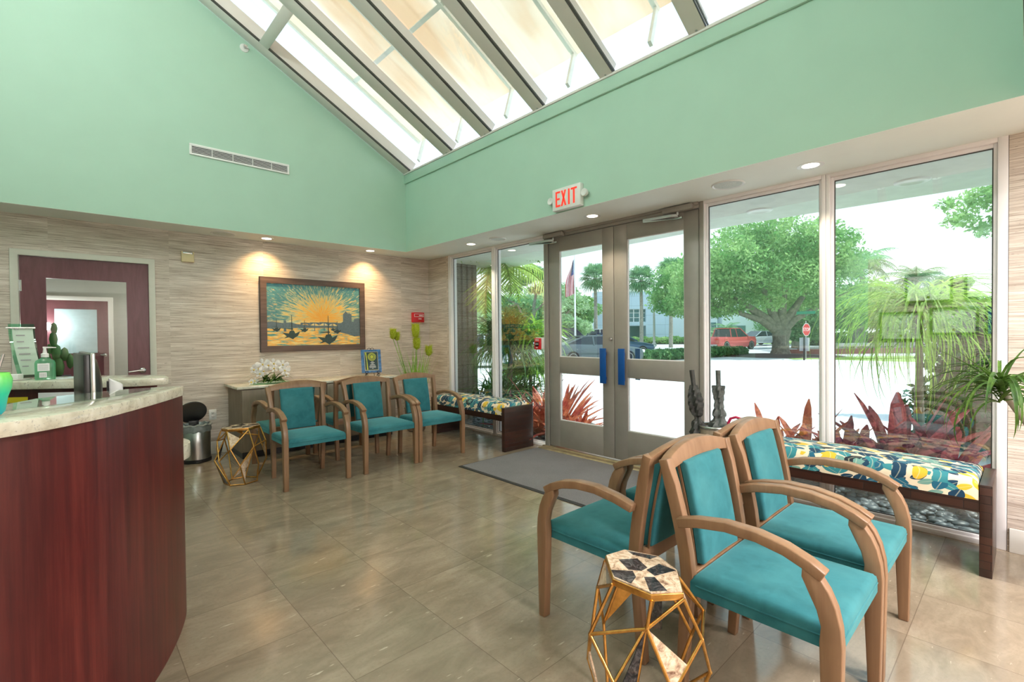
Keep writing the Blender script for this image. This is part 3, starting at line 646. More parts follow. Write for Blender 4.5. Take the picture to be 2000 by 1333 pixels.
# cream door chime / emergency light
t = thing('door_chime', 'cream plastic box with a metallic top on the wall beside the door', 'chime', (.966, Y, 2.16))
b = MB(); b.box(-.057, .057, -.04, 0, -.055, .030); b.build('body', M['cream'], t, bevel=.004)
for q in ((-.057, -.045), (.045, .057)): b = MB(); b.box(q[0], q[1], -.04, 0, .030, .056); b.build('side_tab', M['cream'], t)
b = MB(); b.box(-.045, .045, -.034, 0, .030, .050); b.build('metal_top', M['chrome'], t, bevel=.003)
# outlet
t = thing('wall_outlet', 'white electrical outlet on the wall between bin and console', 'outlet', (1.175, Y, .437))
b = MB(); b.box(-.036, .036, -.006, 0, -.058, .058); b.build('cover_plate', M['whiteplastic'], t, bevel=.002)
for z in (-.02, .02):
    b = MB(); b.box(-.017, .017, -.009, -.006, z - .014, z + .014); s1 = b.build('socket', M['whiteplastic'], t, bevel=.001)
    b = MB(); b.box(-.009, -.006, -.0095, -.009, z - .005, z + .006); b.box(.006, .009, -.0095, -.009, z - .005, z + .006); b.lathe([(0, -.0095), (.003, -.0095), (.003, -.009)], (0, 0, z - .009), 8, axis='y'); b.build('slot', M['black'], s1)
# red fire sign near the corner
t = thing('fire_sign', 'small red fire alarm sign on the wall near the corner', 'sign', (3.81, Y, 1.56))
b = MB(); b.box(-.10, .095, -.045, 0, -.075, .07); b.build('body', M['red'], t, bevel=.005)
b = MB()
for q in ((-.075, .08, .045, .050), (-.075, .08, .004, .009), (-.075, -.070, .009, .045), (.075, .08, .009, .045)): b.box(q[0], q[1], -.047, -.045, q[2], q[3])
b.box(.005, .065, -.047, -.045, .020, .032)
Mt = Matrix.Translation((.02, -.046, -.025)) @ Matrix.Rotation(math.pi / 2, 4, 'X'); add_text(b, 'FIRE', .03, Mt); b.build('lettering', M['whiteplastic'], t)
# fire pull station hanging on the door jamb
t = thing('fire_pull_station', 'red FIRE pull station on the frame left of the doors', 'fire alarm', (X - .004, 3.785, 1.186))
b = MB(); b.box(-.050, 0, -.008, .085, -.06, .07); b.build('back_box', M['whiteplastic'], t, bevel=.003)
b = MB(); b.box(-.072, -.050, -.010, .087, -.066, .062); b.build('body', M['red'], t, bevel=.004)
b = MB(); b.box(-.078, -.072, .012, .066, -.03, .018); b.build('handle', M['black'], t, bevel=.002)
b = MB(); Mt = Matrix.Translation((-.0725, .039, .040)) @ Matrix(((0, 0, -1, 0), (-1, 0, 0, 0), (0, 1, 0, 0), (0, 0, 0, 1))); add_text(b, 'FIRE', .034, Mt)
b.box(-.0795, -.078, .016, .062, -.008, 0); b.box(-.0735, -.072, .03, .06, -.05, -.042); b.build('lettering', M['whiteplastic'], t)

# ---------------- sunset painting
def m_paint():
    t = NT('sunset_harbour_canvas'); tc = t.n('ShaderNodeTexCoord'); s = t.n('ShaderNodeSeparateXYZ', {0: tc.outputs['Object']})
    # local: x -.60..+.60, z -.40..+.40 ; sun at (.05,-.04)
    dx = t.math('SUBTRACT', s.outputs[0], .07); dz = t.math('SUBTRACT', s.outputs[2], -.035)
    r = t.math('SQRT', t.math('ADD', t.math('MULTIPLY', dx, dx), t.math('MULTIPLY', t.math('MULTIPLY', dz, dz), 1.9)))
    a = t.math('ARCTAN2', dz, dx)
    v = t.n('ShaderNodeCombineXYZ'); t.put(v.inputs[0], t.math('MULTIPLY', a, 13)); t.put(v.inputs[1], t.math('MULTIPLY', r, 5)); st = t.noise(v.outputs[0], 1.6, 5, .65, .4)
    v2 = t.n('ShaderNodeCombineXYZ'); t.put(v2.inputs[0], t.math('MULTIPLY', a, 26)); t.put(v2.inputs[1], t.math('MULTIPLY', r, 12)); v2.inputs[2].default_value = 4; st2 = t.noise(v2.outputs[0], 1.3, 3, .6, .3)
    k = t.math('ADD', t.math('MULTIPLY', r, .95), t.math('MULTIPLY', t.math('SUBTRACT', st.outputs[0], .5), 1.35))
    sky = t.ramp(k, [(0.0, (.95, .38, .03)), (.16, (.95, .50, .08)), (.27, (.85, .62, .20)), (.36, (.50, .52, .30)), (.47, (.14, .33, .30)), (.62, (.06, .22, .26)), (.8, (.10, .30, .33))])
    fleck = t.ramp(st2.outputs[0], [(.56, (0,) * 3), (.64, (.75,) * 3)]); sky = t.mix(fleck, sky, t.ramp(st.outputs[0], [(.4, (.90, .45, .12)), (.6, (.55, .62, .38))]))
    # bright pale band over the horizon
    band = t.ramp(t.math('ABSOLUTE', t.math('SUBTRACT', dz, -.075)), [(0, (.75,) * 3), (.05, (0,) * 3)])
    vb = t.n('ShaderNodeMapping', {'Vector': tc.outputs['Object'], 'Scale': (3, 1, 26)}); nb = t.noise(vb.outputs[0], 1.6, 4, .6, .3)
    sky = t.mix(band, sky, t.ramp(nb.outputs[0], [(.4, (.92, .40, .05)), (.5, (.95, .80, .35)), (.6, (.70, .80, .60))]))
    vw = t.n('ShaderNodeMapping', {'Vector': tc.outputs['Object'], 'Scale': (5, 1, 34)}); nw = t.noise(vw.outputs[0], 1.4, 4, .6, .5)
    water = t.ramp(nw.outputs[0], [(.32, (.07, .26, .25)), (.42, (.28, .50, .38)), (.48, (.92, .42, .06)), (.58, (.96, .66, .20)), (.68, (.90, .80, .42)), (.78, (.2, .42, .36))])
    isw = t.math('LESS_THAN', s.outputs[2], -.165)
    c = t.mix(isw, sky, water); nn = t.noise(tc.outputs['Object'], 90, 3)
    t.set(color=c, rough=.45, normal=t.bump(nn.outputs[0], .3, .002)); return t.m
t = thing('sunset_painting', 'framed sunset harbour painting with sailboats hanging above the console', 'painting', (2.319, Y - .001, 1.559))
b = MB(); W2, H2, fw = .648, .4425, .068
b.prism([(-W2, -H2), (-W2, H2), (W2, H2), (W2, -H2), (-W2, -H2), (-W2 + fw, -H2 + fw), (W2 - fw, -H2 + fw), (W2 - fw, H2 - fw), (-W2 + fw, H2 - fw), (-W2 + fw, -H2 + fw)], -.04, 0, 'y')
fr = b.build('frame', M['frame'])
fr.parent = t
b = MB()
b.prism([(-W2 - .004, -H2 - .004), (-W2 - .004, H2 + .004), (W2 + .004, H2 + .004), (W2 + .004, -H2 - .004), (-W2 - .004, -H2 - .004), (-W2, -H2), (W2, -H2), (W2, H2), (-W2, H2), (-W2, -H2)], -.036, 0, 'y'); b.build('outer_edge', simple('dark_frame_edge', (.025, .012, .01), .4), t)
cw, ch = W2 - fw + .003, H2 - fw + .003; cv = MB(); cv.box(-cw, cw, -.026, -.01, -ch, ch)
def U(px, py): # picture fraction (0..1 across, 0..1 down) to canvas
    return (-cw + px * 2 * cw, ch - py * 2 * ch)
def sil(pts, mi, dep=.0275): cv.prism([U(*p) for p in pts], -dep, -.026, 'y', mi)
# far shore, tower, bridge, castle, boats (traced proportions of the painted scene)
sil([(0, .62), (.05, .61), (.16, .63), (.24, .62), (.3, .65), (.38, .66), (.5, .675), (.62, .67), (.75, .68), (.75, .71), (.4, .71), (0, .715)], 1, .0268)
sil([(.165, .59), (.19, .59), (.19, .77), (.165, .77)], 1, .027)
for i in range(5):
    xa = .335 + i * .10
    import math as _m
    arc = [(xa + j / 8 * .095, .665 - .035 * _m.sin(_m.pi * j / 8) + abs(.52 - xa) * .05) for j in range(9)]
    top = [(xa + .1, .612 + abs(.57 - xa) * .06), (xa, .612 + abs(.53 - xa) * .06)]
    cv.prism([U(*p) for p in (arc + top)], -.0272, -.026, 'y', 1)
for xa in (.385, .478, .583, .67): sil([(xa, .62), (xa + .008, .62), (xa + .008, .76), (xa, .76)], 1, .0271)
sil([(.70, .76), (.74, .66), (.80, .60), (.80, .47), (.815, .45), (.83, .415), (.85, .45), (.865, .46), (.87, .44), (.88, .46), (.90, .47), (.90, .60), (.925, .60), (.93, .55), (1, .54), (1, .85), (.93, .86), (.86, .82), (.80, .80)], 1, .0274)
for (sx_, sy_, k_) in ((.245, .80, 1.0), (.63, .875, 1.25), (.095, .725, .5), (.375, .735, .5), (.73, .76, .55), (.685, .73, .35)):
    hull = [(-.095, -.01), (-.03, .0), (-.02, -.03), (.02, -.035), (.035, .0), (.085, -.025), (.06, .03), (.03, .05), (.01, .07), (-.03, .045), (-.08, .06), (-.05, .035)]
    sil([(sx_ + a_ * k_, sy_ + c_ * 1.35 * k_) for a_, c_ in hull], 2, .0282)
    sil([(sx_ - .004 * k_, sy_ - .03), (sx_ - .002, sy_ - .30 * k_), (sx_ + .002, sy_ - .30 * k_), (sx_ + .006 * k_, sy_ - .03)], 2, .0281)
    sil([(sx_ - .09 * k_, sy_ - .075 * k_), (sx_ + .01 * k_, sy_ - .085 * k_), (sx_ + .015 * k_, sy_ - .065 * k_), (sx_ - .0 * k_, sy_ - .065 * k_)], 2, .028)
cv.build('canvas', [m_paint(), simple('painted_slate_shore', (.12, .17, .20), .5, var=.15, scale=60), simple('painted_dark_boats', (.035, .06, .055), .5, var=.2, scale=60)], t)

# ================================================================ CHAIRS
def make_chair(name='armchair'):
    t = thing(name, 'x', 'chair')
    W, V = M['chairwood'], M['velvet']
    b = MB(); b.cushion(0, -.028, .247, .228, .362, .430, r=.022, crown=.016); s1 = b.build('seat', V, t, smooth=70)
    b = MB(); z = .398; yy = -.256; b.tube([(-.247, .18, z), (-.2475, -.25, z), (-.24, yy - .0005, z), (.24, yy - .0005, z), (.2475, -.25, z), (.247, .18, z)], .003, 6); b.build('welt', V, s1, smooth=60)
    # posts are one piece with the rear legs
    def ypost(z): 
        return .245 - .03 * min(1, z / .42) + (.0 if z < .42 else .075 * ((z - .42) / .4) ** 1.35)
    def xpost(z): return .2225 + .0045 * min(1, z / .42) + (0 if z < .42 else .021 * ((z - .42) / .40) ** 1.6)
    for sx in (-1, 1):
        zs = [0, .1, .2, .3, .42, .5, .58, .66, .74, .80, .832]
        b = MB(); b.sweep([(sx * xpost(z), ypost(z), z) for z in zs], [(.036, .034 + .012 * min(1, z / .42)) if z < .8 else (.042, .036) for z in zs]); b.build('leg', W, t, bevel=.003)
    # arched top rail, follows the lean of the posts
    N_ = 14; lo = []; hi = []
    for i in range(N_ + 1):
        u = -1 + 2 * i / N_; lo.append((u * .236, .793 + .014 * (1 - u * u))); hi.append((u * .266, .826 + .045 * (1 - u * u)))
    pts = lo + hi[::-1]; b = MB(); b.prism(pts, -.017, .017, 'y')
    b.v = [(v[0], v[1] + ypost(v[2]) + .012 * (1 - (v[0] / .26) ** 2), v[2]) for v in b.v]; b.build('top_rail', W, t, bevel=.003)
    b = MB(); b.box(-.21, .21, .200, .226, .365, .425); b.build('back_rail', W, t, bevel=.003)
    # back pad: wooden core between two upholstered faces
    def pad(hw, y0, y1, z0, z1, r, mat, nm, par, front):
        b = MB(); b.cushion(0, 0, hw, (z1 - z0) / 2, y0, y1, r=r, crown=.006, n=8)
        zc = (z0 + z1) / 2
        if front: b.v = [(v[0], -v[2], v[1] + zc) for v in b.v]
        else: b.v = [(-v[0], v[2], v[1] + zc) for v in b.v]
        b.v = [(v[0], v[1] + ypost(v[2]) + .012 * (1 - (v[0] / .26) ** 2), v[2]) for v in b.v]
        return b.build(nm, mat, par, smooth=70)
    bk = pad(.150, .004, .036, .435, .806, .014, V, 'backrest', t, True)
    pad(.150, .004, .022, .435, .800, .010, V, 'rear_upholstery', bk, False)
    b = MB(); zs = [.425, .5, .58, .66, .74, .80]
    for k in range(len(zs) - 1):
        z0, z1 = zs[k], zs[k + 1]
    b.sweep([(0, ypost(z) + .012, z) for z in zs], (.306, .009)); b.build('backrest_core', W, bk)
    # arms and front legs
    for sx in (-1, 1):
        x = sx * .268
        path = [(x * .985, .232, .618), (x, .16, .640), (x, .06, .655), (x, -.04, .652), (x, -.12, .636), (x, -.18, .612), (x, -.222, .588)]
        b = MB(); b.sweep(path, [(.040, .034), (.044, .034), (.046, .034), (.047, .034), (.047, .034), (.047, .034), (.047, .032)]); b.build('armrest', W, t, bevel=.004)
        prof = [(-.262, 0), (-.226, 0), (-.214, .30), (-.212, .40), (-.216, .445), (-.205, .49), (-.184, .535), (-.166, .575), (-.168, .606), (-.19, .600), (-.214, .585), (-.236, .552), (-.254, .510), (-.266, .455), (-.270, .40), (-.268, .30)]
        b = MB(); b.prism(prof, sx * .250, sx * .290, 'x'); b.build('leg', W, t, bevel=.004)
    for sx in (-1, 1):
        b = MB(); b.box(sx * .205, sx * .235, -.21, .21, .368, .405); b.build('side_rail', W, t)
    return t
chair0 = make_chair()
CH = [ # x, y, rz, label, group
 (1.593, 4.465, 0, 'teal armchair facing the room, nearest the small gold side table', 'armchairs near the console'),
 (2.304, 4.465, 0, 'teal armchair facing the room, middle one of the front row by the console', 'armchairs near the console'),
 (2.892, 4.465, 0, 'teal armchair facing the room, beside the patterned bench and tall grass plant', 'armchairs near the console'),
 (1.650, 5.135, math.pi, 'teal armchair turned to the console, mostly hidden behind the leftmost front chair', 'armchairs near the console'),
 (2.270, 5.135, math.pi, 'teal armchair turned to the console, behind the middle front chair', 'armchairs near the console'),
 (1.868, 1.275, math.pi, 'teal armchair turned away with its seat left of the marble topped table', 'armchairs in the right foreground'),
 (2.47, 1.275, math.pi, 'teal armchair turned to the glass doors, farthest back of the right foreground group', 'armchairs in the right foreground'),
 (1.868, .622, 0, 'large foreground teal armchair right behind the marble topped side table', 'armchairs in the right foreground'),
 (2.47, .622, 0, 'teal armchair in the right foreground, beside the long patterned bench', 'armchairs in the right foreground')]
for i, (x, y, rz, lb, g) in enumerate(CH):
    o = chair0 if i == 0 else copy_tree(chair0)
    o.location = (x, y, 0); o.rotation_euler = (0, 0, rz); o['label'] = lb; o['group'] = g

# ================================================================ BENCHES
def make_bench(y0, y1, label):
    xa, xb = 3.50, 3.945; L_ = y1 - y0; t = thing('upholstered_bench', label, 'bench', ((xa + xb) / 2, (y0 + y1) / 2, 0)); hx = (xb - xa) / 2; hy = L_ / 2
    for s in (-1, 1):
        b = MB(); b.prism([(-hx, 0), (hx, 0), (hx, .488), (hx - .03, .484), (-hx + .0, .484)], s * hy, s * (hy - .05), 'y'); b.build('end_panel', M['bench'], t, bevel=.002)
    for s in (-1, 1):
        b = MB(); b.box(s * hx * .98, s * (hx * .98 - .025), -hy + .05, hy - .05, .335, .412); b.build('side_rail', M['bench'], t)
    b = MB(); b.box(-hx * .9, hx * .9, -hy + .05, hy - .05, .385, .400); b.build('slat_deck', M['bench'], t)
    b = MB(); b.cushion(0, 0, hx * .985, hy - .053, .400, .512, r=.045, crown=.022, n=12); b.build('cushion', M['botanical'], t, smooth=70)
make_bench(3.905, 5.345, 'dark wood bench with leaf print cushion under the left windows')
make_bench(.125, 1.45, 'dark wood bench with leaf print cushion under the right windows')

# ================================================================ GEOMETRIC SIDE TABLES
def side_table(loc, label, topmm=None, rz=0, seed=1, glb=None):
    t = thing('geometric_side_table', label, 'side table', loc, rz, None)
    zt = .478
    top = [(1.409, 1.037), (1.293, .922), (1.299, .784), (1.379, .72), (1.493, .80), (1.54, .898), (1.497, 1.016)]
    cx, cy = 1.417, .884
    P = lambda p: (p[0] - cx, p[1] - cy)
    tp = [P(p) for p in top]
    b = MB(); b.prism(tp, zt - .004, zt + .018, 'z', 0); b.build('top_rim', M['gold'], t, bevel=.002)
    b = MB(); ins = [(p[0] * .965, p[1] * .965) for p in tp]; b.prism(ins, zt + .010, zt + .023, 'z', 0)
    blk = [[(1.412, .981), (1.466, .94), (1.433, .879), (1.399, .881), (1.374, .915)], [(1.417, .873), (1.485, .866), (1.485, .802), (1.401, .833)],
           [(1.332, .955), (1.378, .901), (1.351, .871), (1.304, .859), (1.303, .922)], [(1.37, .853), (1.394, .829), (1.347, .757), (1.305, .793)], [(1.492, .998), (1.525, .911), (1.53, .898), (1.495, .906), (1.48, .967)]]
    for q in blk: b.prism([P(p) for p in q], zt + .022, zt + .0236, 'z', 1)
    b.build('mosaic_top', [M['petwood'], M['petblack']], t)
    n = 7
    def ring(r, z, ph, jit, sd, k=7):
        rr = random.Random(sd); return [((r + rr.uniform(-jit, jit)) * math.cos(ph + 2 * math.pi * i / k), (r + rr.uniform(-jit, jit)) * math.sin(ph + 2 * math.pi * i / k), z + rr.uniform(-jit, jit)) for i in range(k)]
    T = [(p[0], p[1], zt) for p in tp]
    ph0 = math.atan2(tp[0][1], tp[0][0])
    A = ring(.185, .375, ph0 + .25, .018, seed); A = [(.0 + a[0] * 1.0, a[1], a[2]) for a in A]
    B = ring(.205, .20, ph0 + .7, .015, seed + 1); D = ring(.135, .006, ph0 + .95, .006, seed + 2); D = [(d[0], d[1], .006) for d in D]
    # same winding direction as the top ring
    sgn = 1 if (tp[0][0] * tp[1][1] - tp[1][0] * tp[0][1]) > 0 else -1
    if sgn < 0: A, B, D = [(x, y, z) for x, y, z in [ring(.185, .375, ph0 - .25 - 2 * math.pi * i / 7, .0, 1, 1)[0] for i in range(7)]], [ring(.205, .20 + .03 * (i % 2), ph0 - .7 - 2 * math.pi * i / 7, 0, 1, 1)[0] for i in range(7)], [ring(.135, .006, ph0 - .95 - 2 * math.pi * i / 7, 0, 1, 1)[0] for i in range(7)]
    rr = random.Random(seed * 5)
    A = [(a[0] + rr.uniform(-.015, .015), a[1] + rr.uniform(-.015, .015), a[2] + rr.uniform(-.04, .04)) for a in A]
    B = [(a[0] + rr.uniform(-.015, .015), a[1] + rr.uniform(-.015, .015), a[2] + rr.uniform(-.035, .035)) for a in B]
    b = MB(); E = []
    for i in range(7):
        j = (i + 1) % 7
        E += [(T[i], A[i]), (A[i], B[i]), (B[i], D[i]), (D[i], D[j])]
        if i % 2 == 0: E += [(A[i], T[j]), (B[i], A[j])]
        else: E += [(A[i], A[j]), (D[j], B[i])]
    for p, q in E: b.tube([p, q], .0058, 7)
    for p in A + B + D: b.lathe([(0, -.0075), (.0065, -.003), (.0065, .003), (0, .0075)], p, 7)
    b.build('rod_frame', M['gold'], t, smooth=60)
    def tri(p, q, r_, k, mat):
        p, q, r_ = Vector(p), Vector(q), Vector(r_); nn = (q - p).cross(r_ - p).normalized() * .003; b = MB(); v = [p - nn, q - nn, r_ - nn, p + nn, q + nn, r_ + nn]
        b.add(v, [(2, 1, 0), (3, 4, 5), (0, 1, 4, 3), (1, 2, 5, 4), (2, 0, 3, 5)]); b.build('stone_facet', mat, t)
    lerp = lambda a, c, k: tuple(a[i] + (c[i] - a[i]) * k for i in range(3))
    tri(T[0], A[0], lerp(A[0], T[1], .55), 0, M['petwood']); tri(A[2], B[2], lerp(B[2], A[3], .5), 0, M['petwood'])
    tri(T[3], lerp(T[3], T[4], .5), lerp(T[3], A[3], .6), 0, M['petwood']); tri(A[4], lerp(A[4], T[5], .6), T[4], 0, M['gold'])
    tri(B[0], D[0], lerp(B[0], A[1], .4), 0, M['petwood']); tri(B[5], D[5], lerp(D[5], D[6], .6), 0, M['petblack']); tri(B[3], lerp(B[3], D[3], .6), D[4], 0, M['petwood'])
    tri(B[6], A[6], lerp(A[6], B[5], .4), 0, M['gold']); tri(A[5], B[5], lerp(B[5], B[4], .35), 0, M['petblack'])
    return t
side_table((1.417, .884, 0), 'gold rod side table with black and cream stone mosaic top, in the foreground', seed=3)
side_table((1.13, 4.80, 0), 'small gold rod side table standing near the trash can and leftmost armchair', rz=2.1, seed=9)

# ================================================================ RECEPTION DESK
def smooth_poly(pts, n=6):
    P = [Vector((p[0], p[1], 0)) for p in pts]; out = []
    for i in range(len(P) - 1):
        p0 = P[max(i - 1, 0)]; p1 = P[i]; p2 = P[i + 1]; p3 = P[min(i + 2, len(P) - 1)]
        for k in range(n):
            s = k / n; out.append(.5 * ((2 * p1) + (-p0 + p2) * s + (2 * p0 - 5 * p1 + 4 * p2 - p3) * s * s + (-p0 + 3 * p1 - 3 * p2 + p3) * s ** 3))
    out.append(P[-1]); return [(p.x, p.y) for p in out]
t = thing('reception_desk', 'curved dark red reception desk with a speckled cream granite counter', 'desk', (0, 0, 0))
outer = smooth_poly([(-1.0, 1.62), (-.5, 1.70), (-.2, 1.83), (-.03, 1.93), (.10, 2.045), (.222, 2.236), (.321, 2.46), (.390, 2.685), (.408, 2.85)], 6)
inner = [(.388, 2.852)] + [(p[0] - .045, p[1] + .02) for p in outer[::-1][1:]]
b = MB()
pts = outer + inner; n_ = len(outer)
for i in range(n_ - 1):
    q = [outer[i], outer[i + 1], inner[n_ - 2 - i], inner[n_ - 1 - i]]; 
b.prism(pts, 0.0, 1.045, 'z'); b.build('front_panel', M['mahogany'], t, smooth=30)
co = smooth_poly([(-1.0, 1.55), (-.6, 1.60), (-.30, 1.70), (-.129, 1.79), (-.035, 1.856), (.079, 1.982), (.15, 2.092), (.236, 2.243), (.31, 2.385), (.366, 2.50)], 6) + [(.373, 2.525), (.362, 2.545), (.335, 2.555)]
ci = smooth_poly([(.204, 2.558), (.06, 2.505), (-.08, 2.41), (-.16, 2.28), (-.4, 2.10), (-1.0, 1.98)], 4)
b = MB(); b.prism(co + ci, 1.045, 1.085, 'z'); b.build('granite_counter', M['granite'], t, bevel=.004, smooth=40)
b = MB(); b.prism([(-1.0, 2.05), (-.4, 2.2), (-.1, 2.45), (.05, 2.62), (.33, 2.86), (.33, 3.10), (-.1, 3.12), (-1.0, 3.1)], .72, .75, 'z'); b.build('work_surface', M['mahogany'], t)
# low rounded granite ledge at the end
b = MB(); c0 = (.235, 3.05); r0 = .238; arc = [(c0[0] + r0 * math.cos(a), c0[1] + r0 * math.sin(a)) for a in [math.radians(-85 + 170 * i / 20) for i in range(21)]]
b.prism([(.0, c0[1] - r0)] + arc + [(.0, c0[1] + r0)], .675, .75, 'z'); b.build('low_ledge', M['granite'], t, bevel=.005, smooth=40)
b = MB(); b.box(.0, .30, 2.90, 3.20, 0, .675); b.build('ledge_cabinet', M['mahogany'], t)
t = thing('plastic_desk_mat', 'clear plastic sheet lying on the curved granite counter', 'desk mat')
b = MB(); sh = smooth_poly([(-.165, 2.06), (-.03, 2.13), (.10, 2.25), (.22, 2.40), (.30, 2.535)], 4); b.prism(sh + [(.20, 2.548), (.06, 2.495), (-.08, 2.40), (-.155, 2.25)], 1.0852, 1.0872, 'z'); b.build('sheet', M['glass_thin'], t)
# rear counter
t = thing('rear_counter', 'granite topped dark red counter behind the reception desk', 'counter')
rc = smooth_poly([(.385, 3.15), (.23, 3.165), (.0, 3.30), (-.21, 3.45), (-.5, 3.62), (-1.0, 3.75)], 5)
b = MB(); b.prism([(.40, 3.16), (.405, 3.36)] + [(.30, 3.50), (.10, 3.62), (-.15, 3.78), (-.5, 3.98), (-1.0, 4.1)] + rc[::-1], 1.045, 1.085, 'z'); b.build('granite_top', M['granite'], t, bevel=.004)
b = MB(); b.prism([(.355, 3.21), (.355, 3.33), (.10, 3.55), (-.15, 3.72), (-.5, 3.92), (-1.0, 4.04), (-1.0, 3.82), (-.5, 3.69), (-.2, 3.52), (.0, 3.36), (.22, 3.215)], 0, 1.045, 'z'); b.build('cabinet', M['mahogany'], t)
# desk items
t = thing('computer_monitor', 'black and silver computer monitor seen edge on behind the counter', 'monitor', (.045, 2.72, .75), 0)
b = MB(); b.prism([(-.19, .17), (.19, .17), (.19, .485), (-.19, .485)], -.012, .008, 'y'); b.build('screen', M['black'], t, bevel=.003)
b = MB(); b.prism([(-.195, .165), (-.195, .49), (.195, .49), (.195, .165)], .008, .024, 'y'); b.build('bezel', M['steel'], t, bevel=.004)
b = MB(); b.lathe([(.15, .024), (.13, .045), (.07, .058), (0, .06)], (0, 0, .33), 24, axis='y'); b.build('rear_shell', M['black'], t, smooth=60)
b = MB(); b.box(-.025, .025, .024, .06, .01, .30); b.build('neck', M['black'], t); b = MB(); b.lathe([(0, .012), (.10, .010), (.11, 0)], (0, .03, 0), 24); b.build('foot', M['black'], t, smooth=50)
t.rotation_euler = (0, math.radians(0), math.radians(-86))
t = thing('card_terminal', 'small white box standing behind the counter, right of the monitor', 'card terminal', (.155, 2.74, .75))
b = MB(); b.prism([(-.024, 0), (.024, 0), (.024, .345), (-.024, .375)], -.02, .02, 'y'); b.build('body', M['whiteplastic'], t, bevel=.006)
b = MB(); b.box(-.030, -.024, -.018, .018, .0, .36); b.build('screen', M['black'], t)
t = thing('desk_telephone', 'dark telephone handset low behind the counter', 'telephone', (.10, 2.90, .75))
b = MB(); b.prism([(-.09, 0), (.09, 0), (.09, .03), (-.09, .07)], -.09, .09, 'y'); b.build('base', M['black'], t, bevel=.006)
b = MB(); b.tube([(-.03, -.10, .09), (-.03, -.05, .11), (-.03, .05, .11), (-.03, .10, .09)], [.022, .015, .015, .022], 10); b.build('handset', M['black'], t, smooth=50)
t = thing('posted_notice', 'white printed notice taped under the rear granite counter', 'paper', (-.02, 3.295, .93), math.radians(-33))
b = MB(); b.box(-.10, .13, -.008, -.006, -.09, .10); b.build('sheet', M['paper'], t)
b = MB(); 
for k in range(7): b.box(-.07, .10 - .02 * (k % 3), -.0085, -.008, .06 - k * .02, .064 - k * .02)
b.build('printing', M['greyplastic'], t)
t = thing('yellow_notice', 'yellow paper posted under the rear granite counter', 'paper', (-.185, 3.415, .93), math.radians(-33))
b = MB(); b.box(-.05, .05, -.008, -.006, -.09, .08); b.build('sheet', M['yellow'], t)
b = MB()
for k in range(6): b.box(-.035, .03, -.0085, -.008, .05 - k * .02, .053 - k * .02)
b.build('printing', M['mulch'], t)
t = thing('hand_sanitizer', 'green gel pump bottle with white top on the rear counter', 'bottle', (-.085, 3.50, 1.085)); t.scale = (.62, .62, .66)
b = MB(); pr = [(.052, 0), (.056, .006), (.056, .13), (.05, .15), (.03, .165), (.022, .17), (.022, .178)]; b.lathe(pr, (0, 0, 0), 24); b.v = [(v[0] * 1.15, v[1] * .8, v[2]) for v in b.v]; b.build('bottle', M['soap'], t, smooth=50)
b = MB(); b.lathe([(.025, .178), (.025, .205), (.014, .21), (.010, .24), (.010, .25)], (0, 0, 0), 16); b.sweep([(-.012, 0, .255), (.03, 0, .254), (.07, 0, .252)], [(.016, .012), (.014, .010), (.008, .006)], xdir=(0, 1, 0)); b.build('pump', M['whiteplastic'], t, smooth=50)
b = MB(); b.box(-.045, .028, -.0462, -.0455, .07, .13); b.box(-.035, .010, -.0462, -.0455, .02, .06); b.build('product_label', M['paper'], t)
b = MB()
for k in range(5): b.box(-.04, .02, -.0468, -.0462, .08 + k * .009, .082 + k * .009)
for k in range(6): b.box(-.03 + k * .006, -.028 + k * .006, -.0468, -.0462, .025, .052)
b.build('printing', M['greyplastic'], t)
# curved acrylic sign holder
t = thing('acrylic_sign_holder', 'curved clear green acrylic holder with a printed sheet, left of the gel bottle', 'sign holder', (-.165, 3.68, 1.085), math.radians(8)); t.scale = (.62, .8, .98)
def curve_sheet(x0, x1, dy, mat, nm, z0=.005, z1=.30, th=.004):
    b = MB(); n = 10; v = []
    for i in range(n + 1):
        s = i / n; z = z0 + (z1 - z0) * s; sh = -.055 * math.sin(s * 1.6) ; y = .02 * math.sin(s * math.pi)
        v += [(x0 + sh, -y + dy, z), (x1 + sh, -y + dy, z), (x1 + sh, -y + dy + th, z), (x0 + sh, -y + dy + th, z)]
    f = [(i * 4 + j, i * 4 + (j + 1) % 4, (i + 1) * 4 + (j + 1) % 4, (i + 1) * 4 + j) for i in range(n) for j in range(4)] + [(3, 2, 1, 0), (n * 4, n * 4 + 1, n * 4 + 2, n * 4 + 3)]
    return b.add(v, f).build(nm, mat, t, smooth=40)
curve_sheet(-.045, .115, .004, M['acrylic'], 'holder'); curve_sheet(-.022, .105, -.001, simple('pale_green_paper', (.56, .68, .60), .7, var=.02), 'printed_sheet', .02, .28, .001)
b = MB(); b.tube([(-.115, -.006, .278), (.065, -.006, .278)], .006, 8); b.build('top_rod', M['chrome'], t, smooth=50)
b = MB()
for k, w_ in enumerate((.02, .055, .045, .07, .07, .065, .04)):
    s = .9 - k * .115; sh = -.055 * math.sin(s * 1.6); b.box(-.005 + sh, -.005 + w_ + sh, -.0245, -.0235, .005 + .295 * s - .002, .005 + .295 * s + .004)
b.build('printing', M['greyplastic'], t)
t = thing('pen_box', 'white and purple pen box lying at the left of the rear counter', 'box', (-.235, 3.62, 1.085), math.radians(-25))
b = MB(); b.box(-.07, .06, -.025, .025, 0, .03); b.build('box', M['whiteplastic'], t, bevel=.003); b = MB(); b.box(-.05, .0, -.0258, -.025, .003, .022); b.build('printed_patch', simple('lilac_print', (.25, .22, .55), .5), t)
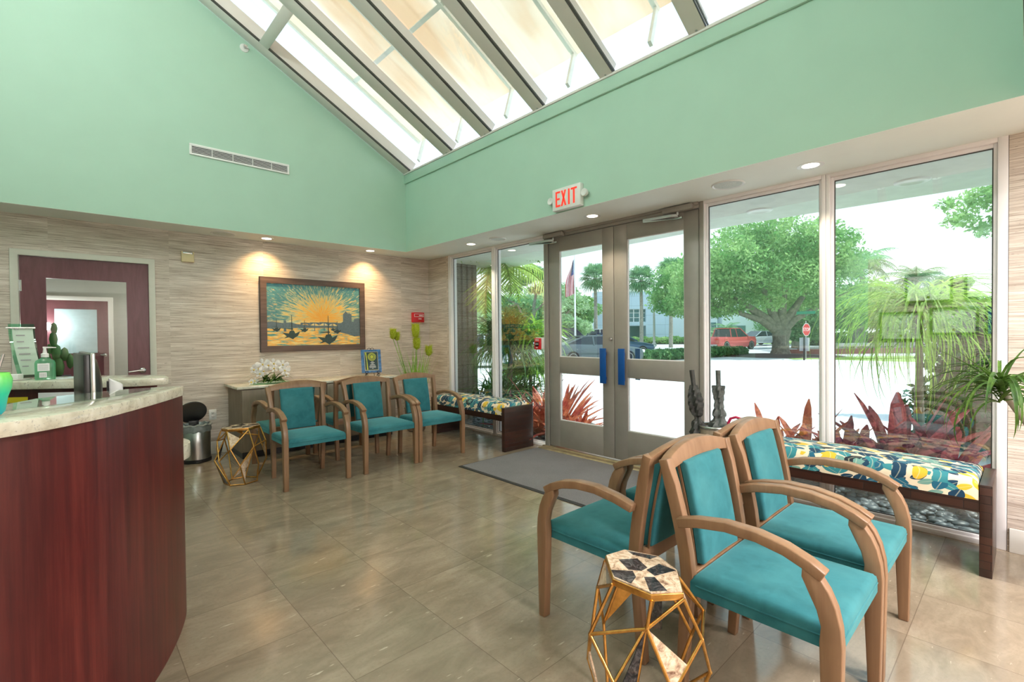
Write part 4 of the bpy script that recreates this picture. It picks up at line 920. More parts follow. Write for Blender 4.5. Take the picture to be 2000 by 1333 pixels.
t = thing('pen', 'clear pen lying beside the white pen box', 'pen', (-.20, 3.54, 1.089), math.radians(15)); b = MB(); b.tube([(-.06, 0, 0), (.055, 0, 0), (.07, 0, 0)], [.004, .004, .001], 8); b.build('barrel', M['steel'], t, smooth=50)
# tooth shaped cup with pens
t = thing('tooth_shaped_cup', 'green and teal tooth shaped pen cup on the counter at the left photo edge', 'cup', (-.150, 1.97, 1.0872))
b = MB(); b.lathe([(.0, .004), (.012, .0), (.020, .01), (.026, .05), (.034, .075), (.036, .10), (.030, .118), (.026, .118), (.028, .09), (.0, .07)], (0, 0, 0), 22); b.build('cup', M['tooth'], t, smooth=60)
b = MB(); b.tube([(-.012, -.034, .088), (.004, -.037, .06), (.006, -.034, .03), (.0, -.028, .012)], [.002, .003, .003, .001], 6); b.build('white_line', M['whiteplastic'], t, smooth=50)
for k, (dx, dy) in enumerate(((.018, .004), (.006, .012))):
    p = thing('grey_pen', ('grey pen leaning right in the tooth shaped cup', 'grey pen standing behind the other in the tooth shaped cup')[k], 'pen', (-.150, 1.97, 1.0872), 0, 'pens in the cup')
    b = MB(); b.tube([(-.004, dy * .5, .075), (dx, dy, .17)], .0035, 8); b.build('barrel', M['steel'], p, smooth=50)
t = thing('wall_dispenser', 'white rounded panel with a tan leather strap, at the left photo edge', 'panel', (-.40, 3.90, 1.085), math.radians(-5))
b = MB(); b.box(-.16, .075, -.012, .012, .02, .36); b.build('panel', M['whiteplastic'], t, bevel=.010); b = MB(); b.box(-.10, .04, -.04, .04, 0, .02); b.build('foot', M['greyplastic'], t)
b = MB(); b.sweep([(-.03, -.022, .31), (-.015, -.03, .26), (.03, -.034, .22), (.035, -.03, .16), (-.01, -.02, .13)], [(.04, .006)] * 5, xdir=(1, 0, .2)); b.build('leather_strap', M['leather'], t)
b = MB(); b.lathe([(.022, -.015), (.022, -.035), (.018, -.038), (0, -.038)], (.015, 0, .30), 20, axis='y'); b.build('stud', M['greyplastic'], t, smooth=50)

# ---------------- trash can
t = thing('trash_can', 'round steel pedal trash can with its black lid open', 'trash can', (.975, 5.93, 0))
b = MB(); R0 = .132; b.lathe([(R0, .035), (R0, .355), (R0 - .004, .36)], (0, 0, 0), 36); b.build('steel_body', M['steel'], t, smooth=50)
b = MB(); b.lathe([(R0 + .004, 0), (R0 + .006, .01), (R0 + .004, .036), (R0 - .02, .036)], (0, 0, 0), 36); b.build('base_ring', M['black'], t, smooth=50)
b = MB(); n_ = 40; v = []; f = []
prof = [(R0 + .004, .315), (R0 + .010, .335), (R0 + .006, .36), (R0 + .012, .385), (R0 - .005, .395), (R0 - .02, .37), (R0 - .03, .30), (0, .28)]
for (r_, z_) in prof:
    for j in range(n_):
        a = 2 * math.pi * j / n_; w_ = 1 + .025 * math.sin(a * 9) + .015 * math.sin(a * 17 + 1); v.append((r_ * w_ * math.cos(a), r_ * w_ * math.sin(a), z_ + .006 * math.sin(a * 11)))
f = [(i * n_ + j, i * n_ + (j + 1) % n_, (i + 1) * n_ + (j + 1) % n_, (i + 1) * n_ + j) for i in range(len(prof) - 1) for j in range(n_)]
b.add(v, f); b.build('bin_liner', M['bag'], t, smooth=40)
b = MB(); b.lathe([(0, .034), (.06, .032), (.115, .018), (.135, 0), (.130, -.008), (.11, -.004), (0, -.002)], (0, 0, 0), 36)
b.xform(Matrix.Translation((-.01, .12, .50)) @ Matrix.Rotation(math.radians(-62), 4, 'X')); b.build('lid', M['black'], t, smooth=50)
b = MB(); b.box(-.045, .045, .10, .145, .365, .41); b.build('lid_hinge', M['black'], t, bevel=.004)
b = MB(); b.prism([(-.02, -.13), (-.025, -.165), (.025, -.165), (.02, -.13)], .012, .022, 'z'); b.build('pedal', M['black'], t, bevel=.003)

# ---------------- console cabinet
t = thing('console_cabinet', 'long taupe console cabinet with a pale granite top against the wall', 'cabinet', (2.185, 5.87, 0))
b = MB(); b.box(-.90, .98, -.285, .28, .745, .773); b.build('granite_top', M['granite'], t, bevel=.003)
b = MB(); b.box(-.86, .94, -.255, .275, .075, .745); b.build('body', M['console'], t)
b = MB(); b.box(-.84, .92, -.20, .275, 0, .075); b.build('toe_kick', M['black'], t)
for k in range(4):
    x0 = -.855 + k * .448; b = MB(); b.box(x0 + .003, x0 + .443, -.275, -.255, .085, .735); dd = b.build('door', M['console'], t, bevel=.002)
# ---------------- orchid arrangement
t = thing('orchid_arrangement', 'low arrangement of white orchids in a glass dish on the console', 'flowers', (1.66, 5.78, .773))
b = MB(); b.lathe([(0, .006), (.12, .006), (.20, .016), (.205, .014), (.13, 0), (0, 0)], (0, 0, 0), 32); b.v = [(v[0] * 1.0, v[1] * .62, v[2]) for v in b.v]; b.build('glass_dish', M['acrylic'], t, smooth=50)
def blade(b, base, az, length, lean, droop, w, n=7, fold=.25, taper=1.0, mi=0, twist=0, tipw=.05, wbase=.5):
    # arching strap: starts at elevation `lean`, bends down by `droop` radians along its length
    p = Vector(base); el = lean; pts = [p.copy()]; ds = length / n
    for i in range(n):
        p = p + Vector((math.cos(az) * math.cos(el), math.sin(az) * math.cos(el), math.sin(el))) * ds; pts.append(p.copy()); el -= droop / n; az += twist / n
    side = Vector((-math.sin(az), math.cos(az), 0)); v = []; 
    for i, q in enumerate(pts):
        s = i / n; ww = w * (wbase + (1 - wbase) * min(1, s * 4)) * (1 - s ** (1.5 * taper)) + w * tipw
        v += [q - side * ww / 2 + Vector((0, 0, ww * fold)), q, q + side * ww / 2 + Vector((0, 0, ww * fold))]
    f = []
    for i in range(n):
        a = i * 3; f += [(a, a + 1, a + 4, a + 3), (a + 1, a + 2, a + 5, a + 4)]
    b.add(v, f, mi)
rr = random.Random(4)
b = MB()
for k in range(34): blade(b, (rr.uniform(-.09, .09), rr.uniform(-.05, .05), .02), rr.uniform(0, 6.28), rr.uniform(.10, .24), rr.uniform(.3, 1.2), rr.uniform(.8, 1.8), rr.uniform(.015, .05), 6)
for az, ln in ((3.0, .30), (3.3, .26), (-.1, .30), (.1, .24), (2.2, .2), (.9, .22)): blade(b, (0, 0, .05), az, ln, .7, 1.6, .012, 8)
b.v = [(v[0], v[1], max(v[2], .012)) for v in b.v]; b.build('leaves', M['orchidleaf'], t, smooth=60)
def orchid(par, c, nrm_, size, seed):
    rr = random.Random(seed); N = Vector(nrm_).normalized(); q = N.to_track_quat('Z', 'Y').to_matrix().to_4x4(); Mx = Matrix.Translation(c) @ q @ Matrix.Rotation(rr.uniform(-.4, .4), 4, 'Z'); b = MB()
    for k in range(5):
        a = math.pi / 2 + k * 2 * math.pi / 5; wide = .44 if k in (1, 4) else .30; ln = size * (.56 if k in (1, 4) else .5); v = [(0, 0, .002)]; m = 9
        for j in range(m):
            s = j / (m - 1); th = (s - .5) * 2; r_ = ln * (1 - .28 * th * th); aa = a + th * wide * 1.45; v.append((r_ * math.cos(aa) * (1 if abs(th) < .9 else .55), r_ * math.sin(aa) * (1 if abs(th) < .9 else .55), .006 + .18 * size * (1 - abs(th)) * .4 - .05 * size * abs(th) + .001 * k))
        b.add(v, [(0, j, j + 1) for j in range(1, m)])
    b.xform(Mx); fl = b.build('flower', M['petal'], par, smooth=80)
    b = MB(); b.lathe([(0, .0), (.010, .004), (.007, .014), (0, .018)], (0, 0, .004), 8); b.xform(Mx); b.build('flower_centre', M['lime_yellow'], fl, smooth=60)
M['lime_yellow'] = simple('orchid_throat', (.72, .55, .12), .6)
for i, (x, z, s, dx) in enumerate([(-.085, .215, .14, -.3), (-.125, .17, .125, -.5), (-.06, .135, .12, -.2), (-.115, .115, .085, -.5), (-.165, .16, .08, -.7), (.045, .215, .125, .2), (.03, .165, .085, 0), (.13, .20, .12, .4), (.165, .165, .10, .6), (.14, .135, .11, .5), (.165, .085, .07, .8), (-.155, .035, .08, -.4), (-.20, .03, .06, -.8), (-.02, .20, .085, .1)]):
    orchid(t, (x, -.055 + .03 * (i % 3), z), (dx * .6 - .35, -1, .35 - .1 * (i % 2)), s, i)
# ---------------- award plaque on an easel
t = thing('award_plaque', 'small blue framed award plaque with a gold seal on the console', 'plaque', (2.875, 5.76, .773), math.radians(-14))
lean = Matrix.Translation((0, 0, .045)) @ Matrix.Rotation(math.radians(-12), 4, 'X')
b = MB(); b.box(-.125, .125, -.012, .0, 0, .30); b.xform(lean); b.build('marbled_board', simple('blue_marbled_board', (.04, .15, .36), .25, var=.5, scale=25), t)
b = MB(); b.box(-.085, .085, -.0145, -.012, .03, .27); b.xform(lean); b.build('gold_border', simple('gold_foil', (.62, .52, .22), .3, metal=.7), t)
b = MB(); b.box(-.081, .081, -.016, -.0145, .034, .266); b.xform(lean); b.build('dark_field', simple('dark_green_field', (.01, .04, .045), .25), t)
b = MB()
b.prism([(-.075, .262), (-.06, .262), (-.052, .15), (-.045, .04), (-.062, .04), (-.062, .15)], -.0168, -.016, 'y', 0)
for r1, r2, mi in ((.052, .044, 0), (.038, .030, 0), (.022, 0, 0)):
    pts = [(.008 + r1 * math.cos(a), .205 + r1 * math.sin(a)) for a in [2 * math.pi * i / 28 for i in range(28)]]
    if r2: 
        p2 = [(.008 + r2 * math.cos(a), .205 + r2 * math.sin(a)) for a in [2 * math.pi * i / 28 for i in range(28)]]
        for i in range(28): b.prism([pts[i], pts[(i + 1) % 28], p2[(i + 1) % 28], p2[i]], -.0168, -.016, 'y')
    else: b.prism(pts, -.0168, -.016, 'y')
for k, w_ in enumerate((.03, .055, .03, .06, .07, .085, .08, .02)): b.prism([(.012 - w_ / 2, .138 - k * .0125), (.012 + w_ / 2, .138 - k * .0125), (.012 + w_ / 2, .142 - k * .0125), (.012 - w_ / 2, .142 - k * .0125)], -.0168, -.016, 'y', 1)
b.xform(lean); b.build('seal_and_lettering', [simple('olive_gold_seal', (.42, .46, .04), .35, metal=.3), M['whiteplastic']], t)
b = MB(); rw = .0035
for sx in (-1, 1):
    b.tube([(sx * .075, -.055, .0), (sx * .075, -.05, .03), (sx * .078, -.03, .045), (sx * .075, .06, .0)], rw, 6)
    b.tube([(sx * .075 + .018 * math.cos(a), -.055, .055 + .018 * math.sin(a)) for a in [i * .6 for i in range(11)]], rw, 6)
    b.tube([(sx * .075 + .016 * math.cos(a), -.055, .018 + .016 * math.sin(a)) for a in [i * .6 for i in range(11)]], rw, 6)
    b.tube([(sx * .02 + .02 * math.cos(a), .055, .345 + .018 * math.sin(a)) for a in [i * .6 - .3 for i in range(7)]], rw, 6)
    b.tube([(sx * .02, .055, .33), (sx * .03, .05, .16), (sx * .05, .08, .0)], rw, 6)
b.tube([(-.075, -.02, .042), (.075, -.02, .042)], rw, 6); b.build('wire_easel', M['darkmetal'], t, smooth=50)

# ---------------- tall artificial grass with lime plumes behind the bench end
t = thing('grass_plant', 'tall artificial grass with lime feathery plumes in the corner', 'plant', (3.46, 5.66, 0))
b = MB(); b.lathe([(.10, 0), (.12, .02), (.15, .30), (.155, .32), (.14, .32), (.13, .29), (0, .28)], (0, 0, 0), 28); b.build('pot', M['console'], t, smooth=50)
b = MB(); rr = random.Random(8)
for k in range(110): blade(b, (rr.uniform(-.06, .06), rr.uniform(-.06, .06), .28), rr.uniform(0, 6.28), rr.uniform(.5, .95), rr.uniform(1.25, 1.52), rr.uniform(.05, .5), rr.uniform(.008, .018), 7, wbase=1)
b.build('blades', M['lime'], t, smooth=60)
for i, (x, z, hh, r_) in enumerate([(-.33, 1.30, .15, .038), (-.275, 1.27, .12, .034), (.01, 1.33, .22, .05), (.025, 1.165, .18, .046), (.215, 1.06, .15, .045)]):
    b = MB(); top = (x, -.0, z - hh * .35); b.tube([(x * .15, 0, .3), (x * .45, 0, .3 + (z - .3) * .45), top], .004, 6); st_ = b.build('stem', M['lime'], t, smooth=60)
    b = MB(); n = 240; rp = random.Random(i)
    r_ *= 1.35; b.lathe([(0, -hh * .4), (r_ * .6, -hh * .2), (r_ * .8, hh * .2), (r_ * .7, hh * .5), (0, hh * .55)], (x, 0, z), 14)
    for k in range(n):
        a = rp.uniform(0, 6.28); zz = rp.uniform(-hh * .35, hh * .5); r0_ = r_ * .5; d = Vector((math.cos(a), math.sin(a), rp.uniform(.4, 1.3))).normalized(); p0 = Vector((x + r0_ * math.cos(a), r0_ * math.sin(a), z + zz)); p1 = p0 + d * r_ * .9; sd_ = Vector((-math.sin(a), math.cos(a), 0)) * .003
        b.add([p0 - sd_, p0 + sd_, p1 + sd_ * .3, p1 - sd_ * .3], [(0, 1, 2, 3)])
    b.build('plume', M['plume'], st_)

# ---------------- entrance mat
t = thing('entrance_mat', 'dark grey carpet mat with black rubber edge at the glass doors', 'mat', (3.36, 2.83, 0))
b = MB(); b.box(-.56, .535, -.98, .98, 0, .006); b.build('rubber_edge', M['rubber'], t, bevel=.002)
b = MB(); b.box(-.53, .52, -.955, .955, .006, .011); b.build('carpet', M['mat'], t)

# ---------------- umbrella stand and umbrellas
t = thing('umbrella_stand', 'cylindrical bronze umbrella stand between doors and right bench', 'umbrella stand', (3.68, 1.655, 0))
b = MB(); b.lathe([(.12, 0), (.12, .57), (.116, .575), (.112, .57), (.112, .02), (0, .02)], (0, 0, 0), 36); b.build('cylinder', M['console'], t, smooth=50)
b = MB(); b.lathe([(.1205, .555), (.124, .558), (.124, .575), (.1205, .578), (.1155, .576), (.1155, .56)], (0, 0, 0), 36); b.build('rim', M['steel'], t, smooth=50)
def umbrella(x, y, tip, zt, mat, label, seed, hook=None):
    # tip: lean of the handle end
    t = thing('closed_umbrella', label, 'umbrella', (x, y, 0), 0, None); rr = random.Random(seed)
    p0 = Vector((0, 0, .03)); p1 = Vector((tip[0], tip[1], zt)); ax = p1 - p0
    b = MB(); n = 26; m = 18; v = []
    for i in range(n + 1):
        s = i / n; z = .42 + s * (.88 - .42)
        base = .060 - .028 * s + .012 * math.sin(s * 9 + seed) - (.016 if .42 < s < .5 else 0)
        c = p0 + ax * ((z - .03) / (zt - .03))
        for j in range(m):
            a = 2 * math.pi * j / m + s * 2.5; r_ = max(.008, base * (1 + .30 * math.cos(a * 6 + s * 4) + .08 * rr.uniform(-1, 1))); v.append((c.x + r_ * math.cos(a), c.y + r_ * math.sin(a), c.z))
    f = [(i * m + j, i * m + (j + 1) % m, (i + 1) * m + (j + 1) % m, (i + 1) * m + j) for i in range(n) for j in range(m)]; b.add(v, f); b.build('canopy', mat, t, smooth=50)
    b = MB(); b.tube([p0, p1], .006, 8); b.build('shaft', M['steel'], t, smooth=50)
    b = MB(); c = p0 + ax * ((zt - .13 - .03) / (zt - .03)); b.tube([c, p1], [.017, .019], 12); b.build('handle', mat, t, smooth=50)
    b = MB(); c = p0 + ax * ((.66 - .03) / (zt - .03)); b.tube([c - Vector((0, 0, .012)), c + Vector((0, 0, .012))], .034, 14); b.build('tie_strap', mat, t, smooth=50)
umbrella(3.63, 1.70, (.0, .12), 1.0, M['umbrella'], 'closed black umbrella leaning left in the stand', 1)
umbrella(3.70, 1.62, (.02, .03), 1.0, M['umbrella_grey'], 'closed dark grey umbrella, right hand one in the stand', 5)
t = thing('pink_umbrella_handle', 'crimson curved umbrella handle poking up behind the armchair backs', 'umbrella', (3.72, 1.58, 0))
b = MB(); b.tube([(-.05, -.03, .03), (0, 0, .52), (.0, -.0, .58), (.0, -.025, .635), (.0, -.065, .65), (0, -.11, .64), (0, -.13, .60)], .010, 10); b.build('hooked_shaft', M['pink'], t, smooth=60)

# ---------------- dracaena leaning into the frame at the right
t = thing('dracaena_plant', 'potted dracaena with drooping strap leaves at the right photo edge', 'plant', (3.62, -.36, 0))
b = MB(); b.lathe([(.12, 0), (.14, .02), (.17, .30), (.175, .32), (.16, .32), (.15, .29), (0, .28)], (0, 0, 0), 28); b.build('pot', simple('dark_glazed_pot', (.05, .04, .035), .3), t, smooth=50)
crown = Vector((3.14, .085, 1.02)) - Vector((3.62, -.36, 0))
b = MB(); b.tube([(0, 0, .28), (-.10, .03, .50), (-.26, .20, .68), (-.40, .36, .86), crown], [.022, .02, .018, .016, .014], 10); b.build('cane', M['palmbark'], t, smooth=50)
b = MB(); rr = random.Random(3)
for k in range(70):
    a = rr.uniform(0, 6.28); blade(b, crown + Vector((rr.uniform(-.01, .01), rr.uniform(-.01, .01), rr.uniform(-.06, .05))), a, rr.uniform(.26, .44), rr.uniform(.1, 1.15), rr.uniform(1.7, 2.9), rr.uniform(.012, .020), 10, fold=.3, taper=1.5, wbase=.8)
for a, ln, le, dr_ in ((2.3, .34, .75, .35), (2.0, .30, .95, .3), (2.6, .28, .55, .6), (-.8, .30, 1.35, .9)): blade(b, crown, a, ln, le, dr_, .018, 8, fold=.3, wbase=.8)
b.build('leaves', M['dracaena'], t, smooth=60)

# unseen lamps added to brighten the diploma wall for its reflection in the glass
for y in (.25, .85, 1.45):
    t = thing('added_wash_light', 'unseen lamp added to brighten the diploma wall, ' + {.25: 'nearest the low ceiling', .85: 'middle of three', 1.45: 'nearest the desk'}[y], 'spot light', (-.45, y, 3.25), 0, 'lamps added over the diplomas')
    b = MB(); b.tube([(0, 0, .08), (-.10, 0, -.08)], [.045, .055], 16); b.build('lamp_head', M['whiteplastic'], t, smooth=50)
    b = MB(); b.tube([(0, 0, .06), (0, 0, roofz(-.45) - 3.25)], .008, 8); b.build('stem', M['chrome'], t, smooth=50)
    spot_light('wash_fill_lamp', (-.57, y, 3.12), 95, math.radians(85), .7, (1, .96, .92), (-.62, 0, -1.45), .04)

# ---------------- framed diplomas on the wall opposite the windows (seen mirrored in the glass)
def diploma(y, z, w, h, label, mat_c=(.75, .76, .74), inner_c=(.80, .81, .80)):
    t = thing('framed_diploma', label, 'picture frame', (XB, y, z), 0, 'diplomas on the back wall')
    b = MB(); fw = .03; pts = [(-w / 2, -h / 2), (w / 2, -h / 2), (w / 2, h / 2), (-w / 2, h / 2)]
    for q in ((-w / 2, w / 2, h / 2 - fw, h / 2), (-w / 2, w / 2, -h / 2, -h / 2 + fw), (-w / 2, -w / 2 + fw, -h / 2 + fw, h / 2 - fw), (w / 2 - fw, w / 2, -h / 2 + fw, h / 2 - fw)): b.box(0, .025, q[0], q[1], q[2], q[3])
    b.build('frame', M['frame'], t, bevel=.002)
    b = MB(); b.box(0, .010, -w / 2 + fw, w / 2 - fw, -h / 2 + fw, h / 2 - fw); b.build('mount', simple('mount_card', mat_c, .6, var=.02), t)
    b = MB(); a, c = w * .27, h * .25; b.box(.010, .011, -a, a, -c + .02, c + .02); sh = b.build('certificate', simple('certificate_paper', inner_c, .6, var=.02), t)
    b = MB(); q = .003
    for u in ((-a, a, c + .02 - q, c + .02), (-a, a, -c + .02, -c + .02 + q), (-a, -a + q, -c + .02, c + .02), (a - q, a, -c + .02, c + .02)): b.box(.011, .0115, *u)
    for k in range(6): b.box(.011, .0115, -a * (.3 + .1 * (k % 3)), a * (.3 + .1 * (k % 3)), .03 - k * .018, .033 - k * .018)
    b.lathe([(0, .0115), (.022, .0115), (.022, .011)], (0, 0, c - .005), 16, axis='x'); b.build('printing', M['greyplastic'], t)
    b = MB(); b.lathe([(0, .013), (.018, .013), (.018, .010)], (0, 0, -h * .33), 16, axis='x'); b.build('seal', M['gold'], t)
diploma(.74, 1.43, .52, .40, 'diploma with white mount, reflected centrally in the right window')
diploma(1.34, 1.36, .52, .44, 'pale diploma, reflected left of the white mounted one')
diploma(.16, 1.42, .52, .42, 'diploma with a blue mount, reflected at the right window edge', (.04, .16, .45))
diploma(1.02, 1.93, .54, .44, 'upper diploma, reflected high over the centre one')
diploma(.36, 1.95, .54, .44, 'upper diploma, reflected high beside the window jamb')

# ================================================================ OUTDOORS
XO = X + .125
b = MB(); b.prism([(XO, -30), (27.5, -30), (27.5, 60), (XO, 60)], GR - .2, GR, 'z'); structure(b.build('parking_pavement', M['concrete']))
b = MB(); b.prism([(27.5, -60), (150, -60), (150, 140), (-60, 140), (-60, 60), (27.5, 60)], GR - .25, GR - .02, 'z'); structure(b.build('lawn', M['grassland']))
b = MB()
b.prism([(29, 62), (34, -40), (56, -40), (60, 62)], GR - .04, GR - .005, 'z'); structure(b.build('road', M['road']))
b = MB(); b.prism([(9.0, 5.8), (27.5, 30), (14, 40), (6.5, 30)], GR, GR + .004, 'z'); structure(b.build('asphalt_apron', M['concrete']))
# canopy over the entrance
b = MB(); b.prism([(XO, -4), (5.62, -4), (5.30, 2.6), (5.55, 5.2), (6.2, 10), (XO, 10)], 2.45, 2.75, 'z'); o = structure(b.build('canopy', M['stucco']))
b = MB(); b.box(XO, XO + .3, -8, 14, 2.75, 3.44); structure(b.build('wall_facade', M['stucco']))
# dark exterior wing wall with ribbed blocks at the far left of the glass
b = MB(); n = 5
for i in range(n): b.prism([(4.50 + i * .11, 6.30), (4.515 + i * .11, 6.27), (4.575 + i * .11, 6.27), (4.59 + i * .11, 6.30), (4.61 + i * .11, 6.30), (4.61 + i * .11, 6.9), (4.50 + i * .11, 6.9)], GR, 2.45, 'z')
def m_rib():
    t = NT('ribbed_grey_block'); br = t.n('ShaderNodeTexBrick', {'Scale': 1.0, 'Mortar Size': .004, 'Brick Width': .4, 'Row Height': .2, 'Color1': (.25, .255, .25, 1), 'Color2': (.19, .195, .20, 1), 'Mortar': (.06, .06, .06, 1)})
    tc = t.n('ShaderNodeTexCoord'); s = t.n('ShaderNodeSeparateXYZ', {0: tc.outputs['Object']}); v = t.n('ShaderNodeCombineXYZ'); t.put(v.inputs[0], s.outputs[0]); t.put(v.inputs[1], s.outputs[2]); t.put(br.inputs['Vector'], v.outputs[0]); nz = t.noise(t.obj(), 40, 3)
    t.set(color=t.mix(1.0, br.outputs[0], t.ramp(nz.outputs[0], [(.3, (.7,) * 3), (.7, (1.3,) * 3)]), 'MULTIPLY'), rough=.95, normal=t.bump(nz.outputs[0], .6, .01)); return t.m
tag(b.build('ribbed_column', m_rib()), 'ribbed grey block column outside the leftmost window', 'column')
# soffit lights outside
for i, (px_, py_, lb) in enumerate([(4.75, 3.95, 'round white fixture under the canopy, seen through the left windows'), (4.85, 1.75, 'round white fixture under the canopy, seen left of the window mullion'), (4.80, .62, 'round white fixture under the canopy, nearest the right window')]):
    t = thing('canopy_light', lb, 'ceiling light', (px_, py_, 2.45), 0, 'fixtures under the entrance canopy'); b = MB(); b.lathe([(.07, -.002), (.085, -.012), (.11, -.008), (.115, 0), (.07, 0)], (0, 0, 0), 28); b.build('ring', M['whiteplastic'], t, smooth=50); b = MB(); b.lathe([(0, -.001), (.07, -.001), (.07, 0)], (0, 0, 0), 24); b.build('lens', M['greyplastic'], t, smooth=50)

# planting bed with river stones (nobody could count them)
b = MB(); b.prism([(XO, -1.5), (5.75, -1.5), (5.65, 1.9), (5.0, 2.4), (XO, 2.5)], GR - .01, GR + .01, 'z'); structure(b.build('planting_bed', M['mulch']))
b = MB(); b.prism([(XO, 3.65), (5.6, 3.7), (6.4, 5.5), (6.8, 8.5), (XO, 8.5)], GR - .01, GR + .01, 'z'); structure(b.build('planting_bed', M['mulch']))
ico = bmesh.new(); bmesh.ops.create_icosphere(ico, subdivisions=2, radius=1); iv = np.array([v.co[:] for v in ico.verts]); ifc = np.array([[v.index for v in f.verts] for f in ico.faces]); ico.free()
def stones(name, region, n, label):
    V = []; F = []; k = 0
    while k < n:
        x, y = region(); s = rng.uniform(.022, .042); a = rng.uniform(0, 6.28); sc3 = np.array([s * rng.uniform(1, 1.5), s, s * rng.uniform(.5, .7)])
        p = iv * sc3; ca, sa = math.cos(a), math.sin(a); q = np.stack([p[:, 0] * ca - p[:, 1] * sa + x, p[:, 0] * sa + p[:, 1] * ca + y, p[:, 2] + GR + .02 + rng.uniform(0, .035)], 1); V.append(q); F.append(ifc + k * len(iv)); k += 1
    V = np.concatenate(V); F = np.concatenate(F); me = bpy.data.meshes.new(name); me.from_pydata(V.tolist(), [], F.tolist()); me.materials.append(M['stone']); me.polygons.foreach_set('use_smooth', [True] * len(F))
    o = bpy.data.objects.new(name, me); col.objects.link(o); tag(o, label, 'stones', kind='stuff')
stones('river_stones', lambda: (rng.uniform(XO + .03, 5.6), rng.uniform(-.8, 2.3)), 2600, 'dark smooth river stones outside the right windows, behind the bench')
stones('river_stones', lambda: (rng.uniform(XO + .03, 5.55), rng.uniform(3.75, 6.2)), 2300, 'dark smooth river stones outside the left windows, around the red bromeliads')

# ---------------- foliage helpers
def leaf_cloud(name, blobs, n, size, mat, parent=None, shell=.55, flat=1.0):
    # each blob (cx, cy, cz, rx, ry, rz); leaves are folded rhombs scattered through the outer part of each blob
    vol = np.array([b_[3] * b_[4] * b_[5] for b_ in blobs]) ** .75; cnt = np.maximum(1, (n * vol / vol.sum()).astype(int)); P = []
    for b_, c in zip(blobs, cnt):
        d = rng.normal(size=(c, 3)); d /= np.linalg.norm(d, axis=1)[:, None]; r = rng.uniform(shell, 1, size=(c, 1)) ** .8 * (1 + .10 * np.sin(d[:, :1] * 7 + b_[0]) * np.cos(d[:, 2:3] * 6 + b_[1])); P.append(d * r * np.array(b_[3:6]) + np.array(b_[:3]))
    P = np.concatenate(P); N = len(P); a = rng.normal(size=(N, 3)); a /= np.linalg.norm(a, axis=1)[:, None]; c_ = np.cross(a, rng.normal(size=(N, 3))); c_ /= np.linalg.norm(c_, axis=1)[:, None]
    s = rng.uniform(.6, 1.25, size=(N, 1)) * size; V = np.stack([P - a * s, P + c_ * s * .45, P + a * s, P - c_ * s * .45], 1).reshape(-1, 3); F = np.arange(N * 4).reshape(N, 4)
    me = bpy.data.meshes.new(name); me.vertices.add(N * 4); me.vertices.foreach_set('co', V.ravel()); me.loops.add(N * 4); me.loops.foreach_set('vertex_index', F.ravel()); me.polygons.add(N); me.polygons.foreach_set('loop_start', np.arange(N) * 4); me.polygons.foreach_set('loop_total', [4] * N)
    me.materials.append(mat); me.update(); me.validate(); o = bpy.data.objects.new(name, me); col.objects.link(o)
    if parent: o.parent = parent
    return o
def crown_blobs(R, Hh, k, seed, r0=.34):
    rr = random.Random(seed); out = []
    for i in range(k):
        a = rr.uniform(0, 6.28); u = math.sqrt(rr.uniform(0.02, 1)); z = rr.uniform(-.7, .9); q = math.sqrt(max(0, 1 - z * z * .8)); r = R * r0 * rr.uniform(.7, 1.2)
        out.append((R * .80 * u * q * math.cos(a), R * .80 * u * q * math.sin(a), Hh * .42 * z, r, r, r * .62))
    return out
def tree(name, label, loc, trunk_h, R, Hh, zc, n, size, mat, seed, cat='tree', branches=7, tr=.28, group=None, k=26, shell=.5):
    t = thing(name, label, cat, loc, 0, group); rr = random.Random(seed)
    bl = [(x, y, z + zc, a, b_, c) for x, y, z, a, b_, c in crown_blobs(R, Hh, k, seed)]
    b = MB(); b.tube([(0, 0, 0), (.03 * R, 0, trunk_h * .5), (.0, .05, trunk_h)], [tr * 1.35, tr, tr * .95], 12)
    for i in range(branches):
        q = bl[i * len(bl) // branches]; m_ = (q[0] * .45, q[1] * .45, trunk_h + (q[2] - trunk_h) * .55); b.tube([(0, 0, trunk_h * .8), m_, q[:3]], [tr * .75, tr * .4, tr * .12], 7)
    b.build('trunk', M['bark'], t, smooth=60)
    leaf_cloud('foliage', bl, n, size, mat, t, shell); return t
G = GR
# big oak in front of the doors, spreading crown
t = thing('oak_tree', 'big spreading oak with a thick trunk beyond the windows, beside the stop sign', 'tree', (30.5, 9.87, G)); rr = random.Random(5)
dirr = Vector((0.733, -0.680, 0)); dep = Vector((.68, .733, 0))
blobs = []
for (u, z, r) in [(-5.7, 3.0, 1.1), (-5.5, 4.2, 1.3), (-4.8, 3.6, 1.5), (-4.9, 5.0, 1.6), (-3.6, 4.2, 1.9), (-3.4, 5.8, 1.7), (-2.2, 3.4, 1.6), (-2.0, 5.2, 2.0), (-1.6, 6.9, 1.4), (-.4, 4.2, 1.9), (-.2, 6.2, 1.9), (0, 7.4, 1.0), (1.2, 3.9, 1.6), (1.4, 5.6, 2.0), (1.5, 7.0, 1.1), (2.8, 4.6, 1.7), (2.9, 6.2, 1.4), (4.0, 3.5, 1.2), (3.9, 5.0, 1.4), (-5.2, 2.5, .7), (-3.0, 2.7, 1.0), (2.3, 3.0, .9), (-6.3, 3.5, .6), (-1.0, 2.9, .9)]:
    for k in (-1, 1):
        d = dirr * (u * 1.0 - .6) + dep * (k * rr.uniform(.6, 2.6)); blobs.append((d.x, d.y, z + rr.uniform(-.3, .3), r * rr.uniform(.8, 1.05), r * rr.uniform(.8, 1.05), r * .62))
